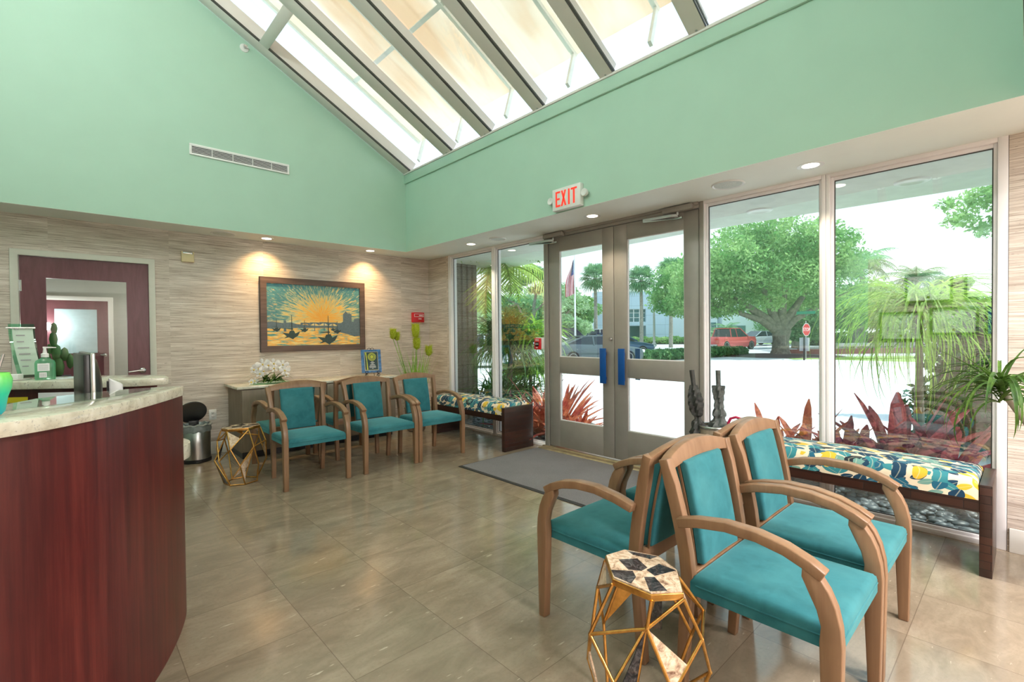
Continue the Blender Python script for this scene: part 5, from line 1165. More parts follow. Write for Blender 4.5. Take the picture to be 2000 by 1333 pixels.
b = MB(); b.tube([(0, 0, -.05), (0.02, 0, .35), (.05, 0, .9), (.10, -.03, 1.5)], [.62, .46, .42, .52], 16)
for u, z, r in ((-3.6, 4.0, .30), (-1.4, 5.4, .28), (.6, 6.0, .27), (2.2, 4.2, .30), (3.3, 3.6, .2), (-5.5, 3.4, .2)):
    d = dirr * u + dep * rr.uniform(-1, 1); b.tube([(.08, -.02, 1.2), (d.x * .22, d.y * .22, 1.9 + (z - 2) * .12), (d.x * .6, d.y * .6, 1.7 + (z - 1.7) * .62), (d.x, d.y, z)], [r * 1.1, r * .9, r * .55, r * .2], 9)
b.build('trunk', M['bark'], t, smooth=60); leaf_cloud('foliage', blobs, 42000, .125, M['oakleaf'], t, .35)

# fan palms and feather palms
def fan_palm(label, loc, h, R, nf, seed, mat=M['palmleaf'], tr=.16, skirt=True, group=None):
    t = thing('fan_palm', label, 'palm tree', loc, 0, group); rr = random.Random(seed)
    b = MB(); b.tube([(0, 0, 0), (.05, 0, h * .5), (0, 0, h)], [tr * 1.25, tr, tr * .9], 12); b.build('trunk', M['palmbark'], t, smooth=60)
    b = MB()
    for i in range(nf):
        a = i * 2.399 + rr.uniform(-.2, .2); el = 1.25 - 2.1 * (i / nf); c0 = Vector((0, 0, h)); d = Vector((math.cos(a) * math.cos(el), math.sin(a) * math.cos(el), math.sin(el))); st = R * .45; hub = c0 + d * st; b.tube([c0, hub], .02, 4)
        sd_ = d.cross(Vector((0, 0, 1))).normalized(); up = sd_.cross(d); m = 15
        for j in range(m):
            th = (j / (m - 1) - .5) * 3.6; dd = (d * math.cos(th) + sd_ * math.sin(th)).normalized(); ln = R * .62 * (1 - .12 * abs(th)); w = sd_ * math.cos(th) * .035 * R + d * (-math.sin(th)) * .035 * R; mid = hub + dd * ln * .6 + up * .02; tip = hub + dd * ln + Vector((0, 0, -.16 * R)) * rr.uniform(.5, 1.3)
            b.add([hub, mid + w, tip, mid - w], [(0, 1, 2, 3)])
    b.build('fronds', mat, t)
    if skirt:
        b = MB()
        for i in range(26):
            a = rr.uniform(0, 6.28); p = Vector((math.cos(a) * tr, math.sin(a) * tr, h - .1)); q = p + Vector((math.cos(a) * .35, math.sin(a) * .35, -R * rr.uniform(.35, .6))); w = Vector((-math.sin(a), math.cos(a), 0)) * .10; b.add([p - w * .3, p + w * .3, q + w, q - w], [(0, 1, 2, 3)])
        b.build('dead_fronds', M['palmbark'], t)
    return t
def feather_palm(label, loc, h, R, nf, seed, mat=M['palmleaf'], tr=.18, name='feather_palm', group=None, elev=(1.3, -.2), wl=.10, lw=.035, trunk=True):
    t = thing(name, label, 'palm tree', loc, 0, group); rr = random.Random(seed)
    if trunk: b = MB(); b.tube([(0, 0, 0), (.08, 0, h * .5), (0, 0, h)], [tr * 1.3, tr, tr * .85], 12); b.build('trunk', M['palmbark'], t, smooth=60)
    b = MB()
    for i in range(nf):
        a = i * 2.399 + rr.uniform(-.2, .2); el = elev[0] + (elev[1] - elev[0]) * (i / nf); p = Vector((0, 0, h)); n = 12; dr_ = rr.uniform(1.3, 1.9)
        pts = [p.copy()]
        for k in range(n): p = p + Vector((math.cos(a) * math.cos(el), math.sin(a) * math.cos(el), math.sin(el))) * R / n; el -= dr_ / n; pts.append(p.copy())
        b.tube(pts, [.02 * R * (1 - .8 * k / n) for k in range(n + 1)], 4)
        side = Vector((-math.sin(a), math.cos(a), 0))
        for k in range(1, n + 1):
            for q_ in (0, .5):
                c = pts[k - 1].lerp(pts[k], q_); s = (k + q_) / n; ln = R * .32 * math.sin(math.pi * min(1, .15 + s * .85)) + .05
                for sg in (-1, 1):
                    tip = c + side * sg * ln * .8 + (pts[k] - pts[k - 1]).normalized() * ln * .55 + Vector((0, 0, -ln * rr.uniform(.25, .6))); w = (pts[k] - pts[k - 1]).normalized() * lw * R * .5; b.add([c - w, c + w, tip + w * .2, tip - w * .2], [(0, 1, 2, 3)])
    b.build('fronds', mat, t); return t
fan_palm('tall fan palm beyond the flagpole in the left glass door', (36.4, 27.7, G), 6.6, 1.75, 34, 2, group='fan palms across the road')
fan_palm('tall fan palm in front of the white modern building', (39.6, 24.8, G), 6.35, 1.75, 34, 3, group='fan palms across the road')
fan_palm('fan palm crown peeking out left of the oak crown', (41.6, 22.9, G), 7.1, 1.7, 34, 4, group='fan palms across the road')
feather_palm('feather palm rising over the trees right of the window mullion', (48.7, 9.5, G), 6.9, 3.0, 22, 5)
feather_palm('feather palm low on the skyline left of the framed reflections', (52.0, 6.4, G), 5.6, 2.6, 20, 6)
feather_palm('small feather palm at the corner of the white building', (44.2, 20.9, G), 1.2, 1.6, 14, 7)
feather_palm('small feather palm behind the red pickup truck', (47, 20.0, G), 1.6, 1.7, 14, 8)
feather_palm('sunlit palm whose fronds hang into the leftmost windows', (5.57, 6.46, G), 2.6, 1.45, 13, 9, mat=M['limefrond'], elev=(.9, -.1), tr=.09)

T_ = 'trees across the road'
tree('shade_tree', 'pale rounded tree beyond the ribbed column', (15.3, 21.3, G), 1.2, 2.9, 3.6, 2.1, 9000, .12, M['paleleaf'], 11, group=T_)
tree('shade_tree', 'pale bushy tree behind the pandanus clump', (20.3, 25.6, G), 1.2, 3.0, 3.8, 2.4, 9000, .13, M['paleleaf'], 12, group=T_)
t = thing('pine_tree', 'tall open pine with a twisting dark trunk in the second window', 'tree', (24.8, 24.8, G)); b = MB()
rt = Vector((.733, -.68, 0))
def W_(u, z, d=0): v = rt * u; return (v.x, v.y, z)
b.tube([W_(.3, 0), W_(.35, 1.8), W_(.3, 3.4), W_(.5, 4.6), W_(.2, 5.8)], [.2, .16, .12, .09, .05], 9)
b.tube([W_(.3, 2.4), W_(-.6, 2.9), W_(-.9, 3.6), W_(-1.6, 3.9), W_(-1.2, 4.5)], [.10, .08, .07, .05, .03], 7); b.tube([W_(.35, 3.0), W_(1.2, 3.8), W_(1.5, 4.8)], [.08, .06, .03], 7); b.tube([W_(-.9, 3.6), W_(-2.2, 3.2)], [.05, .03], 6)
b.build('trunk', M['bark'], t, smooth=60); leaf_cloud('foliage', [W_(u, z) + (r, r, r * .4) for u, z, r in [(.2, 6.0, 1.0), (.9, 5.6, .9), (-.5, 5.3, .9), (1.5, 4.9, .9), (-1.2, 4.7, .8), (-2.3, 3.9, .8), (-2.4, 4.8, .5), (1.7, 4.1, .7), (.5, 4.6, .7), (-1.8, 3.2, .6)]], 8000, .10, M['darkleaf'], t, .2)
for i, (x, y, R, h, mt, lb) in enumerate([(33, 33, 4.0, 5.2, 'paleleaf', 'pale airy tree behind the flagpole, leftmost in the left glass door'), (40, 36, 4.5, 6.6, 'paleleaf', 'pale tall tree behind the left glass door palm'), (43.5, 36.0, 3.2, 5.8, 'oakleaf', 'green tree between the palm and the white building'), (31, 27.5, 2.6, 2.8, 'paleleaf', 'low rounded shrubby tree behind the parked cars'), (29, 30, 3.0, 4.4, 'darkleaf', 'dark tree behind the parked cars, left of the flagpole')]):
    tree('shade_tree', lb, (x, y, G), h * .3, R, h * .8, h * .62, 9000, .17, M[mt], 20 + i, group=T_)
for i, (x, y, R, h, mt, lb) in enumerate([(44.5, 13.2, 3.6, 5.4, 'oakleaf', 'bright green tree just right of the big oak'), (47.5, 9.8, 3.6, 5.6, 'oakleaf', 'green tree below the feather palm, right of the mullion'), (51.5, 8.0, 3.8, 5.0, 'paleleaf', 'pale tree on the right skyline behind the hanging ponytail leaves'), (38.5, 11.0, 1.9, 3.0, 'darkleaf', 'dark lower shrub tree beside the guard rail'), (55, 11.5, 5, 5.8, 'darkleaf', 'dark tree mass behind the stop sign'), (57, 17, 4.5, 5.2, 'darkleaf', 'dark tree behind the oak trunk'), (57, 4.2, 4.5, 4.4, 'paleleaf', 'pale distant tree between the mirrored frames'), (40.3, 3.5, 1.6, 4.9, 'oakleaf', 'slim green tree mixed with the mirrored frames'), (66, 18, 5, 4.4, 'paleleaf', 'pale tree far behind the oak crown')]):
    tree('shade_tree', lb, (x, y, G), h * .3, R, h * .8, h * .60, 9000, .15, M[mt], 40 + i, group=T_)
# branch of a nearby tree at the top right
t = thing('near_tree', 'leafy branches of a nearby tree at the top right of the glass', 'tree', (11.6, -1.2, G))
b = MB(); b.tube([(0, 0, 0), (0, .1, 2.2), (-.1, .5, 3.0), (-.35, 1.4, 3.3)], [.16, .13, .08, .03], 9); b.build('trunk', M['bark'], t, smooth=60)
leaf_cloud('foliage', [(x - 11.6, y + 1.2, z - G, r, r, r * .6) for x, y, z, r in [(11.1, .55, 3.45, .36), (11.0, .80, 3.15, .28), (11.2, .45, 3.0, .30), (11.4, .0, 3.3, .5), (11.3, .3, 3.75, .4), (11.5, -.5, 3.6, .7), (11.0, .95, 3.42, .18), (11.2, .25, 2.5, .16)]], 5500, .045, M['oakleaf'], t, .2)

# ---------------- near planting
def clump(name, label, cat, loc, specs, mat, seed, nm='leaves', mats=None):
    t = thing(name, label, cat, loc); rr = random.Random(seed); b = MB()
    for (n, z0, ln, el, dr_, w, spread, nn) in specs:
        for k in range(n):
            q = MB(); blade(q, (rr.uniform(-spread, spread), rr.uniform(-spread, spread), z0 + rr.uniform(-.05, .05)), rr.uniform(0, 6.283), rr.uniform(*ln), rr.uniform(*el), rr.uniform(*dr_), rr.uniform(*w), nn, wbase=.8, tipw=.04)
            if min(v_[0] for v_ in q.v) + loc[0] > XO + .04 and min(v_[2] for v_ in q.v) > -.05 and not any(4.45 < v_[0] + loc[0] < 5.1 and 6.22 < v_[1] + loc[1] < 6.95 for v_ in q.v): b.add(q.v, q.f)
    b.build(nm, mat, t, smooth=60); return t
t = clump('pandanus', 'dense clump of arching green strap leaves outside the left windows', 'plant', (5.08, 5.62, GR), [(520, 1.15, (.6, 1.05), (.2, 1.35), (1.2, 2.8), (.018, .035), .22, 10), (340, .45, (.5, .9), (.1, 1.2), (1.0, 2.4), (.02, .04), .35, 9), (240, 1.45, (.4, .8), (.5, 1.4), (1.2, 2.6), (.018, .035), .2, 9)], M['hedge'], 2)
b = MB()
for a in (.3, 2.1, 4.4): b.tube([(0, 0, 0), (.12 * math.cos(a), .12 * math.sin(a), .6), (.2 * math.cos(a), .2 * math.sin(a), 1.3)], [.05, .045, .03], 8)
b.build('stems', M['bark'], t, smooth=60)
t = clump('sunlit_dracaena', 'bright lime green sunlit leafy plant behind the red pull station', 'plant', (5.42, 5.42, GR), [(260, 1.35, (.4, .75), (.1, 1.35), (1.0, 2.4), (.03, .05), .22, 8), (160, .8, (.4, .7), (.1, 1.2), (1.0, 2.2), (.03, .045), .22, 8)], M['lime'], 3)
b = MB(); b.tube([(0, 0, 0), (.03, .02, .7), (0, 0, 1.35)], [.035, .03, .025], 8); b.build('stem', M['bark'], t, smooth=60)
def bromeliad(label, loc, specs, mat, seed):
    t = thing('bromeliad', label, 'plant', loc, 0, None); rr = random.Random(seed)
    b = MB()
    for (dx, dy, n, ln, w) in specs:
        for k in range(n): blade(b, (dx, dy, .02), k * 2.399 + rr.uniform(-.2, .2), ln * rr.uniform(.75, 1.1), 1.35 - .95 * (k / n), rr.uniform(.1, .6), w, 7, fold=.25, taper=5.0, wbase=.75, tipw=.16)
    b.build('leaves', mat, t, smooth=60); return t
bromeliad('cluster of orange red bromeliads outside the left glass door', (4.75, 4.22, GR), [(0, 0, 26, .92, .055), (-.12, .25, 24, .86, .055), (.18, .15, 22, .78, .05), (.12, -.22, 16, .42, .05), (.35, -.1, 14, .45, .045), (-.2, .5, 16, .6, .05)], M['bromeliad'], 4)
bromeliad('burgundy and white streaked bromeliad at the foot of the pandanus', (4.65, 5.0, GR), [(0, 0, 18, .60, .05), (.2, .2, 14, .5, .05)], M['bromeliad_dark'], 5)
bromeliad('pink red bromeliad behind the right bench, left of the mullion', (5.22, 1.48, GR), [(0, 0, 22, .74, .07), (-.1, .25, 20, .66, .065), (.12, -.22, 18, .60, .06), (.25, .3, 14, .5, .05)], M['bromeliad'], 6)
bromeliad('tall burgundy bromeliad right of the window mullion', (5.32, .78, GR), [(0, 0, 20, .98, .105), (.05, -.30, 16, .80, .09), (0, .28, 10, .6, .08)], M['bromeliad_dark'], 7)
bromeliad('low burgundy bromeliad just right of the mullion', (5.05, 1.12, GR), [(0, 0, 16, .60, .07)], M['bromeliad_dark'], 8)
M['ponyleaf'] = m_leaf('ponytail_leaves', (.14, .36, .04), (.46, .70, .12), .45, 3)
t = clump('ponytail_palm', 'ponytail palm with long hanging lime leaves outside the right window', 'plant', (6.0, .72, GR), [(120, 1.62, (.8, 1.5), (.0, 1.0), (1.5, 2.9), (.012, .024), .12, 13), (60, 1.4, (.7, 1.1), (-.2, .8), (1.2, 2.4), (.012, .022), .12, 11), (110, 1.66, (1.1, 1.75), (.1, .8), (2.4, 3.3), (.012, .024), .14, 13)], M['ponyleaf'], 9)
b = MB(); b.tube([(0, 0, 0), (0, 0, .3), (.02, 0, 1.0), (0, 0, 1.7)], [.12, .05, .03, .03], 10); b.build('trunk', M['bark'], t, smooth=60)
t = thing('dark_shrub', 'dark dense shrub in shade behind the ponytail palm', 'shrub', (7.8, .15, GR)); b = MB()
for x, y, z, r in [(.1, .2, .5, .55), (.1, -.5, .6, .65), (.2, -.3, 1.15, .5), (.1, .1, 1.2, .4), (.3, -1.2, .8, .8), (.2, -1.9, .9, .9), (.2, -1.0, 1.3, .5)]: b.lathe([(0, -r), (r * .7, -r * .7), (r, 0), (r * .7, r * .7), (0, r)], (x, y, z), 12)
b.build('dark_core', M['mulch'], t, smooth=60)  # opaque dark core added so the glass reflection shows against it
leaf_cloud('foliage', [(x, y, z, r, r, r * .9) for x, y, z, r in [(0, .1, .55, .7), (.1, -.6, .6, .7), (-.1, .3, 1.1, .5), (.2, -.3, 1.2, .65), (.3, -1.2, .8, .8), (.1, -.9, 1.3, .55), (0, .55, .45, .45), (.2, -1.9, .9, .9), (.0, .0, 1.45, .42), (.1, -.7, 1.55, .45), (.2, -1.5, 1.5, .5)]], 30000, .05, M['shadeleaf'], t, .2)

# hedges
def hedge(label, p0, p1, w, h, n, mat=M['hedge'], size=.06):
    p0 = Vector((p0[0], p0[1], 0)); p1 = Vector((p1[0], p1[1], 0)); m = max(2, int((p1 - p0).length / (w * .8))); rr = random.Random(int(p0.x * 7))
    bl = [(*(p0.lerp(p1, i / (m - 1)).xy), GR + h * .5, w * .62 * rr.uniform(.9, 1.1), w * .62, h * .52 * rr.uniform(.9, 1.08)) for i in range(m)]
    c = MB(); d = (p1 - p0).normalized(); s = Vector((-d.y, d.x, 0)) * w * .3; q = [p0 - s, p1 - s, p1 + s, p0 + s]; c.prism([(v.x, v.y) for v in q], GR, GR + h * .7, 'z')
    t = thing('hedge', label, 'hedge', (0, 0, 0)); c.build('dark_core', M['mulch'], t); leaf_cloud('foliage', bl, n, size, mat, t, .8)
hedge('clipped low hedge across the right glass door and behind the frame post', (20.5, 13.0), (29.6, 11.9), .9, .55, 16000, size=.09)
hedge('clipped low hedge seen through the leftmost window', (9.5, 10.5), (14.5, 13.5), .8, .55, 8000, size=.07)
hedge('low green ground cover in front of the grey coupe', (13.5, 12.6), (18.5, 11.2), .6, .25, 6000, M['oakleaf'], .06)
hedge('shrub border at the foot of the white building', (48, 37), (56, 26), 1.4, .9, 9000, M['oakleaf'], .13)
hedge('dark shrub line across the road, right of the oak trunk', (54, 15), (60, 6), 1.6, 1.3, 9000, M['darkleaf'], .13)
b = MB(); b.prism([(26.6, 8.0), (33, 3.0), (34, 4.4), (28.4, 9.0)], GR, GR + .01, 'z'); structure(b.build('grass_verge', M['grassland']))
b = MB(); b.prism([(31.4, 10.0), (42, 2.4), (42.25, 2.6), (31.6, 10.3)], GR, GR + .32, 'z'); tag(b.build('brick_kerb', M['brick']), 'long low red brick kerb wall behind the stop sign', 'kerb')
t = thing('tree_bed', 'dark mulch mound under the big oak', 'planting bed', (30.5, 9.87, GR)); b = MB(); b.lathe([(3.2, 0), (2.6, .04), (1.2, .10), (0, .12)], (0, 0, 0), 28); b.build('mulch', M['mulch'], t, smooth=60)

# ---------------- flagpole
t = thing('flagpole', 'white flagpole with a limp striped flag in the left glass door', 'flagpole', (18.63, 15.43, GR))
b = MB(); b.tube([(0, 0, 0), (0, 0, 6.6)], [.05, .035], 12); b.lathe([(0, -.07), (.07, 0), (0, .07)], (0, 0, 6.65), 12); b.build('pole', M['whiteplastic'], t, smooth=50)
def m_flag():
    t = NT('striped_flag'); tc = t.n('ShaderNodeTexCoord'); s = t.n('ShaderNodeSeparateXYZ', {0: tc.outputs['UV']}); st = t.math('LESS_THAN', t.math('FRACT', t.math('MULTIPLY', s.outputs[0], 6.5)), .5)
    c = t.mix(st, C4((.75, .72, .74)), C4((.55, .06, .09))); vo = t.n('ShaderNodeTexVoronoi', {'Vector': tc.outputs['UV'], 'Scale': 24.0}); star = t.math('LESS_THAN', vo.outputs['Distance'], .25)
    cant = t.mix(star, C4((.05, .08, .28)), C4((.8, .8, .8))); k = t.math('MULTIPLY', t.math('LESS_THAN', s.outputs[0], .55), t.math('GREATER_THAN', s.outputs[1], .56)); t.set(color=t.mix(k, c, cant), rough=.8); return t.m
n1, n2 = 14, 20; v = []; uv = []
for j in range(n2 + 1):
    for i in range(n1 + 1):
        u = i / n1; w = j / n2; fold = .10 * math.sin(u * 11 + w * 2) * (1 - .3 * w); wd_ = .10 + .38 * math.sin(min(1, (1 - w) * 1.2 + .15) * 1.57) ** 2 * u; p = Vector((-.733, .68, 0)) * wd_ * (.4 + .6 * u) + Vector((.68, .733, 0)) * fold; v.append((p.x, p.y, 5.15 - 1.75 * (1 - w) - .18 * u)); uv.append((u, w))
fm = MB(); fm.add(v, [(j * (n1 + 1) + i, j * (n1 + 1) + i + 1, (j + 1) * (n1 + 1) + i + 1, (j + 1) * (n1 + 1) + i) for j in range(n2) for i in range(n1)]); o = fm.build('flag', m_flag(), t, smooth=70)
ul = o.data.uv_layers.new(name='UVMap')
for lp in o.data.loops: ul.data[lp.index].uv = uv[lp.vertex_index]

# ---------------- street furniture
t = thing('stop_sign', 'red octagonal STOP sign on a post right of the oak trunk', 'sign', (27.1, 7.6, GR), math.atan2(-7.6, -27.1) + math.pi / 2 + .9); t.scale = (.78, .78, .92)
b = MB(); b.tube([(0, 0, 0), (0, 0, 2.1)], .03, 8); b.build('post', M['steel'], t, smooth=50)
b = MB(); b.prism([(.36 * math.cos(math.pi / 8 + i * math.pi / 4), 1.62 + .36 * math.sin(math.pi / 8 + i * math.pi / 4)) for i in range(8)], -.045, -.035, 'y'); b.build('plate', M['whiteplastic'], t)
b = MB(); b.prism([(.335 * math.cos(math.pi / 8 + i * math.pi / 4), 1.62 + .335 * math.sin(math.pi / 8 + i * math.pi / 4)) for i in range(8)], -.048, -.045, 'y'); b.build('red_face', M['red'], t)
b = MB(); add_text(b, 'STOP', .27, Matrix.Translation((0, -.049, 1.62)) @ Matrix.Rotation(math.pi / 2, 4, 'X'), sx=.95); b.build('lettering', M['whiteplastic'], t)
t = thing('street_name_sign', 'green street name blades above the stop sign', 'sign', (27.1, 7.6, GR + 2.1))
grn = simple('street_sign_green', (.0, .20, .10), .4)
for a in (.3, 1.5):
    b = MB(); c, s = math.cos(a), math.sin(a); b.prism([(-.42 * c + .01 * s, -.42 * s - .01 * c), (.42 * c + .01 * s, .42 * s - .01 * c), (.42 * c - .01 * s, .42 * s + .01 * c), (-.42 * c - .01 * s, -.42 * s + .01 * c)], .02 + a * .1, .16 + a * .1, 'z'); b.build('blade', grn, t)
t = thing('meter_post', 'dark post with a small grey box in front of the stop sign', 'post', (26.3, 7.45, GR)); b = MB(); b.box(-.03, .03, -.03, .03, 0, 1.15); b.build('post', M['black'], t); b = MB(); b.box(.04, .30, -.16, .22, .45, 1.1); b.build('box', M['greyplastic'], t, bevel=.01)
t = thing('street_lamp', 'tall grey street lamp pole in front of the white building', 'lamp post', (44.9, 26.6, GR)); b = MB(); b.tube([(0, 0, 0), (0, 0, 6.9)], [.13, .08], 10); b.tube([(0, 0, 6.5), (1.2, -1.1, 7.3)], [.04, .03], 6); b.build('pole', M['steel'], t, smooth=50); b = MB(); b.box(.9, 1.5, -1.3, -.95, 7.25, 7.38); b.build('lamp_head', M['greyplastic'], t); b = MB(); b.lathe([(.25, 0), (.22, .3), (.13, .35)], (0, 0, 0), 12); b.build('base', M['steel'], t)
t = thing('guard_rail', 'grey guard rail at the bend beyond the right window', 'guard rail', (37.0, 8.6, GR))
for k in range(6):
    b = MB(); b.box(k * 1.0 - .05, k * 1.0 + .05, -k * .85 - .05, -k * .85 + .05, 0, .62); b.build('post', M['greyplastic'], t)
b = MB(); b.sweep([(0, -.08, .5), (5.2, -4.5, .5)], (.05, .22), xdir=(.64, .75, 0)); b.build('rail', M['steel'], t)

# ---------------- vehicles
def vehicle(name, label, cat, loc, rz, color, prof, cabin, L_, W_, wheels, wr=.32, group=None, lights=True, bed=None, scale=1.0):
    # local: front toward +x ; prof: list (x, ztop) of hood line ; cabin: list (x, z)
    t = thing(name, label, cat, loc, rz, group); paint = simple(name + '_paint', color, .22, metal=.25, var=.03, spec=.6); hw = W_ / 2; t.scale = (scale,) * 3
    b = MB(); rings = []
    for i, (x, zt) in enumerate(prof):
        e = min(1, min(i, len(prof) - 1 - i) * .5 + .75); w = hw * e; zb = .22
        rings.append([(x, -w * .9, zb), (x, -w, zb + .18), (x, -w, zt * .72 + .06), (x, -w * .90, zt - .03), (x, -w * .6, zt), (x, w * .6, zt), (x, w * .90, zt - .03), (x, w, zt * .72 + .06), (x, w, zb + .18), (x, w * .9, zb)])
    n = 10; v = [p for r_ in rings for p in r_]; f = [(i * n + j, i * n + (j + 1) % n, (i + 1) * n + (j + 1) % n, (i + 1) * n + j) for i in range(len(rings) - 1) for j in range(n)] + [tuple(reversed(range(n))), tuple(range((len(rings) - 1) * n, len(rings) * n))]
    b.add(v, f); b.build('body', paint, t, smooth=35)
    # greenhouse: dark glass volume with a painted roof and pillars
    cb = [(x, z) for x, z in cabin]; b = MB(); k = len(cb); zb = min(z for _, z in cb)
    def wy(z): return hw * (.90 - .20 * (z - zb) / (max(z_ for _, z_ in cb) - zb))
    v = [(x, -wy(z), z) for x, z in cb] + [(x, wy(z), z) for x, z in cb]; f = [tuple(range(k)), tuple(reversed(range(k, 2 * k)))] + [(i, k + i, k + (i + 1) % k, (i + 1) % k) for i in range(k)]; b.add(v, f); b.build('windows', M['carglass'], t)
    zm = max(z for _, z in cb); top = [p for p in cb if p[1] > zm - .12]; x0, x1 = min(p[0] for p in top), max(p[0] for p in top)
    b = MB(); b.box(x0 - .02, x1 + .02, -wy(zm) - .01, wy(zm) + .01, zm - .04, zm + .02)
    xs = sorted(cb, key=lambda p: p[0]); 
    for (xa, za), (xb, zb_) in ((cb[0], cb[1]), (cb[-1], cb[-2])):
        for s in (-1, 1): b.tube([(xa, s * (wy(za) + .005), za), (xb, s * (wy(zb_) + .005), zb_)], .04, 5)
    xm = (x0 + x1) / 2
    for s in (-1, 1): b.tube([(xm, s * (wy(zb) + .01), zb), (xm, s * (wy(zm) + .005), zm)], .035, 5)
    b.build('roof', paint, t, bevel=0)
    for x in wheels:
        for s in (-1, 1):
            b = MB(); b.lathe([(wr - .10, s * (hw - .20)), (wr - .02, s * (hw - .20)), (wr, s * (hw - .16)), (wr, s * (hw - .03)), (wr - .02, s * (hw + .01)), (wr - .11, s * (hw + .01))], (x, 0, wr), 22, axis='y'); w_ = b.build('wheel', M['tyre'], t, smooth=40)
            b = MB(); b.lathe([(0, s * (hw - .01)), (wr - .11, s * (hw + .012)), (wr - .11, s * (hw - .02))], (x, 0, wr), 14, axis='y'); b.build('hub_cap', M['hub'], w_, smooth=40)
    xr, xf = prof[0][0], prof[-1][0]; zr = prof[1][1]
    for s in (-1, 1):
        b = MB(); b.box(xr - .01, xr + .14, s * (hw * .55), s * (hw * .92), zr - .26, zr - .12); b.build('tail_light', M['red'], t, bevel=.02)
        b = MB(); b.box(xf - .16, xf + .01, s * (hw * .5), s * (hw * .88), .52, .66); b.build('headlight', M['whiteplastic'], t, bevel=.02)
    b = MB(); b.box(xr - .04, xr + .1, -hw * .85, hw * .85, .30, .48); b.build('rear_bumper', M['steel'] if bed else paint, t, bevel=.03)
    return t
sedan = [(-2.2, .80), (-2.1, .93), (-1.4, .98), (-.6, .95), (.6, .93), (1.4, .84), (2.05, .72), (2.2, .60)]
cab = [(-1.75, .92), (-1.05, 1.34), (-.5, 1.42), (.15, 1.40), (1.05, .90)]
coupe = [(-1.7, .92), (-.85, 1.26), (-.3, 1.31), (.2, 1.29), (1.05, .88)]
suvp = [(-2.3, .95), (-2.25, 1.05), (-1, 1.08), (.5, 1.05), (1.4, 1.0), (2.1, .9), (2.3, .7)]; suvc = [(-2.2, 1.02), (-2.0, 1.72), (-.5, 1.78), (.3, 1.72), (1.0, 1.02)]
dirc = math.atan2(-.68, .733)
vehicle('grey_coupe', 'silver grey coupe parked behind the flagpole', 'car', (18.2, 13.9, GR), dirc + .18, (.10, .13, .145), sedan, coupe, 4.4, 1.76, (-1.35, 1.35), scale=.98)
vehicle('blue_sedan', 'blue car parked behind the grey coupe', 'car', (25.3, 17.6, GR), dirc + .1, (.05, .11, .20), sedan, cab, 4.4, 1.76, (-1.35, 1.35))
vehicle('dark_van', 'dark van among the parked cars behind the flagpole', 'car', (26.3, 22.2, GR), dirc, (.03, .04, .055), suvp, suvc, 4.6, 1.85, (-1.4, 1.4), wr=.36)
vehicle('white_sedan', 'white car parked leftmost in the left glass door', 'car', (21.0, 19.2, GR), dirc + .2, (.72, .74, .76), sedan, cab, 4.4, 1.76, (-1.35, 1.35))
vehicle('navy_sedan', 'dark blue car parked beyond the flagpole, in front of the palm trunk', 'car', (29.8, 21.8, GR), dirc + .5, (.02, .05, .09), sedan, cab, 4.4, 1.76, (-1.35, 1.35))
vehicle('white_van', 'white van at the back of the parking row near the palm', 'car', (36.0, 26.0, GR), dirc, (.7, .72, .72), suvp, suvc, 4.6, 1.85, (-1.4, 1.4), wr=.36)
vehicle('white_hatchback', 'white car parked beyond the ribbed column', 'car', (13.6, 15.8, GR), dirc + .1, (.72, .75, .75), sedan, cab, 4.4, 1.76, (-1.35, 1.35))
vehicle('silver_sedan', 'silver sedan on the road right of the red pickup', 'car', (50.6, 18.5, GR + .05), dirc + math.pi + .35, (.42, .48, .50), sedan, cab, 4.4, 1.8, (-1.35, 1.35))
vehicle('pickup_truck', 'red pickup truck on the road beyond the hedge', 'truck', (39.2, 16.5, GR - .02), dirc + .55, (.62, .10, .10), [(-2.65, 1.0), (-2.6, 1.08), (-.9, 1.08), (.4, 1.08), (1.4, 1.12), (2.3, 1.08), (2.55, .85)], [(-.95, 1.05), (-.85, 1.68), (-.2, 1.76), (.55, 1.72), (1.35, 1.06)], 5.2, 1.9, (-1.65, 1.65), wr=.38, bed=True, scale=.98)

# ---------------- buildings
t = thing('modern_building', 'white panelled two storey building with teal windows across the road', 'building', (0, 0, GR))
def quadbox(b, p, q, d, z0, z1, mi=0):
    p = Vector((*p, 0)); q = Vector((*q, 0)); n = Vector((-(q - p).y, (q - p).x, 0)).normalized() * d; b.prism([(v.x, v.y) for v in (p, q, q + n, p + n)], z0, z1, 'z', mi)
A_ = (47.8, 37.8); B_ = (55.6, 30.5); Cc = (59.8, 26.6)
def along(s): return (A_[0] + (B_[0] - A_[0]) * s, A_[1] + (B_[1] - A_[1]) * s)
def panelm():
    t_ = NT('white_panel_facade'); br = t_.n('ShaderNodeTexBrick', {'Scale': 1.0, 'Mortar Size': .02, 'Brick Width': 2.0, 'Row Height': 1.2, 'Color1': (.50, .62, .72, 1), 'Color2': (.54, .65, .75, 1), 'Mortar': (.33, .42, .5, 1)}); br.offset = 0
    tc = t_.n('ShaderNodeTexCoord'); s = t_.n('ShaderNodeSeparateXYZ', {0: tc.outputs['Object']}); v = t_.n('ShaderNodeCombineXYZ'); t_.put(v.inputs[0], t_.math('SUBTRACT', s.outputs[0], s.outputs[1])); t_.put(v.inputs[1], s.outputs[2]); t_.put(br.inputs['Vector'], v.outputs[0]); t_.set(color=br.outputs[0], rough=.5); return t_.m
PM = panelm()
b = MB(); quadbox(b, along(.10), B_, 2, 4.4, 6.6); quadbox(b, along(.10), along(.42), 2, 0, 4.4); quadbox(b, along(.70), B_, 8, 0, 4.4); quadbox(b, along(.42), along(.70), 8, 2.3, 2.75); b.build('upper_walls', PM, t)
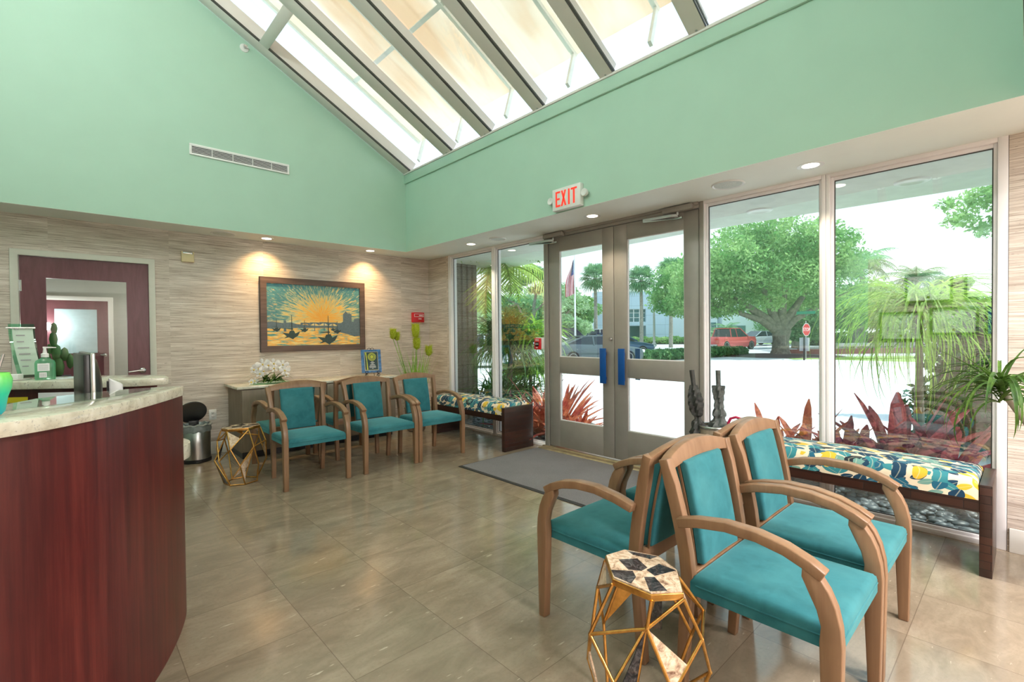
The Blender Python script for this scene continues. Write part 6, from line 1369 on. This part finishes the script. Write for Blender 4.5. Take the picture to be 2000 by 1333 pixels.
b = MB(); nv = Vector((.683, .73, 0)) * .5; q0, q1 = along(.42), along(.70); quadbox(b, (q0[0] + nv.x, q0[1] + nv.y), (q1[0] + nv.x, q1[1] + nv.y), .3, 2.75, 4.4); w1 = b.build('window', M['bglass'], t)
b = MB()
for k in range(5): a_ = along(.42 + .07 * k); quadbox(b, (a_[0] + nv.x * .8, a_[1] + nv.y * .8), (a_[0] + nv.x * .8 + .08, a_[1] + nv.y * .8 - .08), .08, 2.75, 4.4)
for z in (2.75, 3.3, 3.9, 4.35): quadbox(b, (q0[0] + nv.x * .8, q0[1] + nv.y * .8), (q1[0] + nv.x * .8, q1[1] + nv.y * .8), .08, z, z + .06)
b.build('mullions', M['whiteplastic'], w1)
b = MB(); quadbox(b, (q0[0] + nv.x * 3, q0[1] + nv.y * 3), (q1[0] + nv.x * 3, q1[1] + nv.y * 3), .3, 0, 2.3); b.build('entrance_recess', M['bglass'], t)
b = MB(); quadbox(b, (B_[0] - .2, B_[1] - .1), (B_[0] + .9, B_[1] - 1.1), 6, 0, 7.0); b.build('corner_tower', M['bwhite'], t)
b = MB(); quadbox(b, (B_[0] + .9, B_[1] - 1.1), Cc, 8, 0, 4.0); b.build('side_wing', M['bwhite'], t)
for k in range(3):
    b = MB(); s0 = .35 + .2 * k; p = (B_[0] + .9 + (Cc[0] - B_[0] - .9) * s0, B_[1] - 1.1 + (Cc[1] - B_[1] + 1.1) * s0); quadbox(b, (p[0] - .05, p[1] - .07), (p[0] + .6, p[1] - .65), .2, .9, 2.6); b.build('window', M['bglass'], t)
t = thing('beige_building', 'low beige stucco building behind the silver sedan', 'building', (0, 0, GR))
b = MB(); quadbox(b, (72, 29.5), (78.5, 22.0), 6, 0, 2.9); b.build('walls', M['beigeb'], t)
for k in range(4):
    b = MB(); p = (72.8 + k * 1.5, 28.6 - k * 1.73); quadbox(b, (p[0] - .06, p[1] - .06), (p[0] + .45, p[1] - .6), .2, .1, 2.0); b.build('window', M['mulch'], t)
b = MB(); quadbox(b, (71.8, 29.3), (78.7, 21.4), 6.5, 2.9, 3.2); b.build('roof_band', M['bark'], t)
t = thing('white_annex', 'white walled annex between the modern building and the oak trunk', 'building', (0, 0, GR)); b = MB(); quadbox(b, (60.5, 26.3), (66.5, 22.5), 5, 0, 5.0); b.build('walls', M['bwhite'], t)
b = MB(); quadbox(b, (61.3, 25.72), (63.2, 24.5), .3, .4, 2.2); b.build('window', M['bglass'], t)
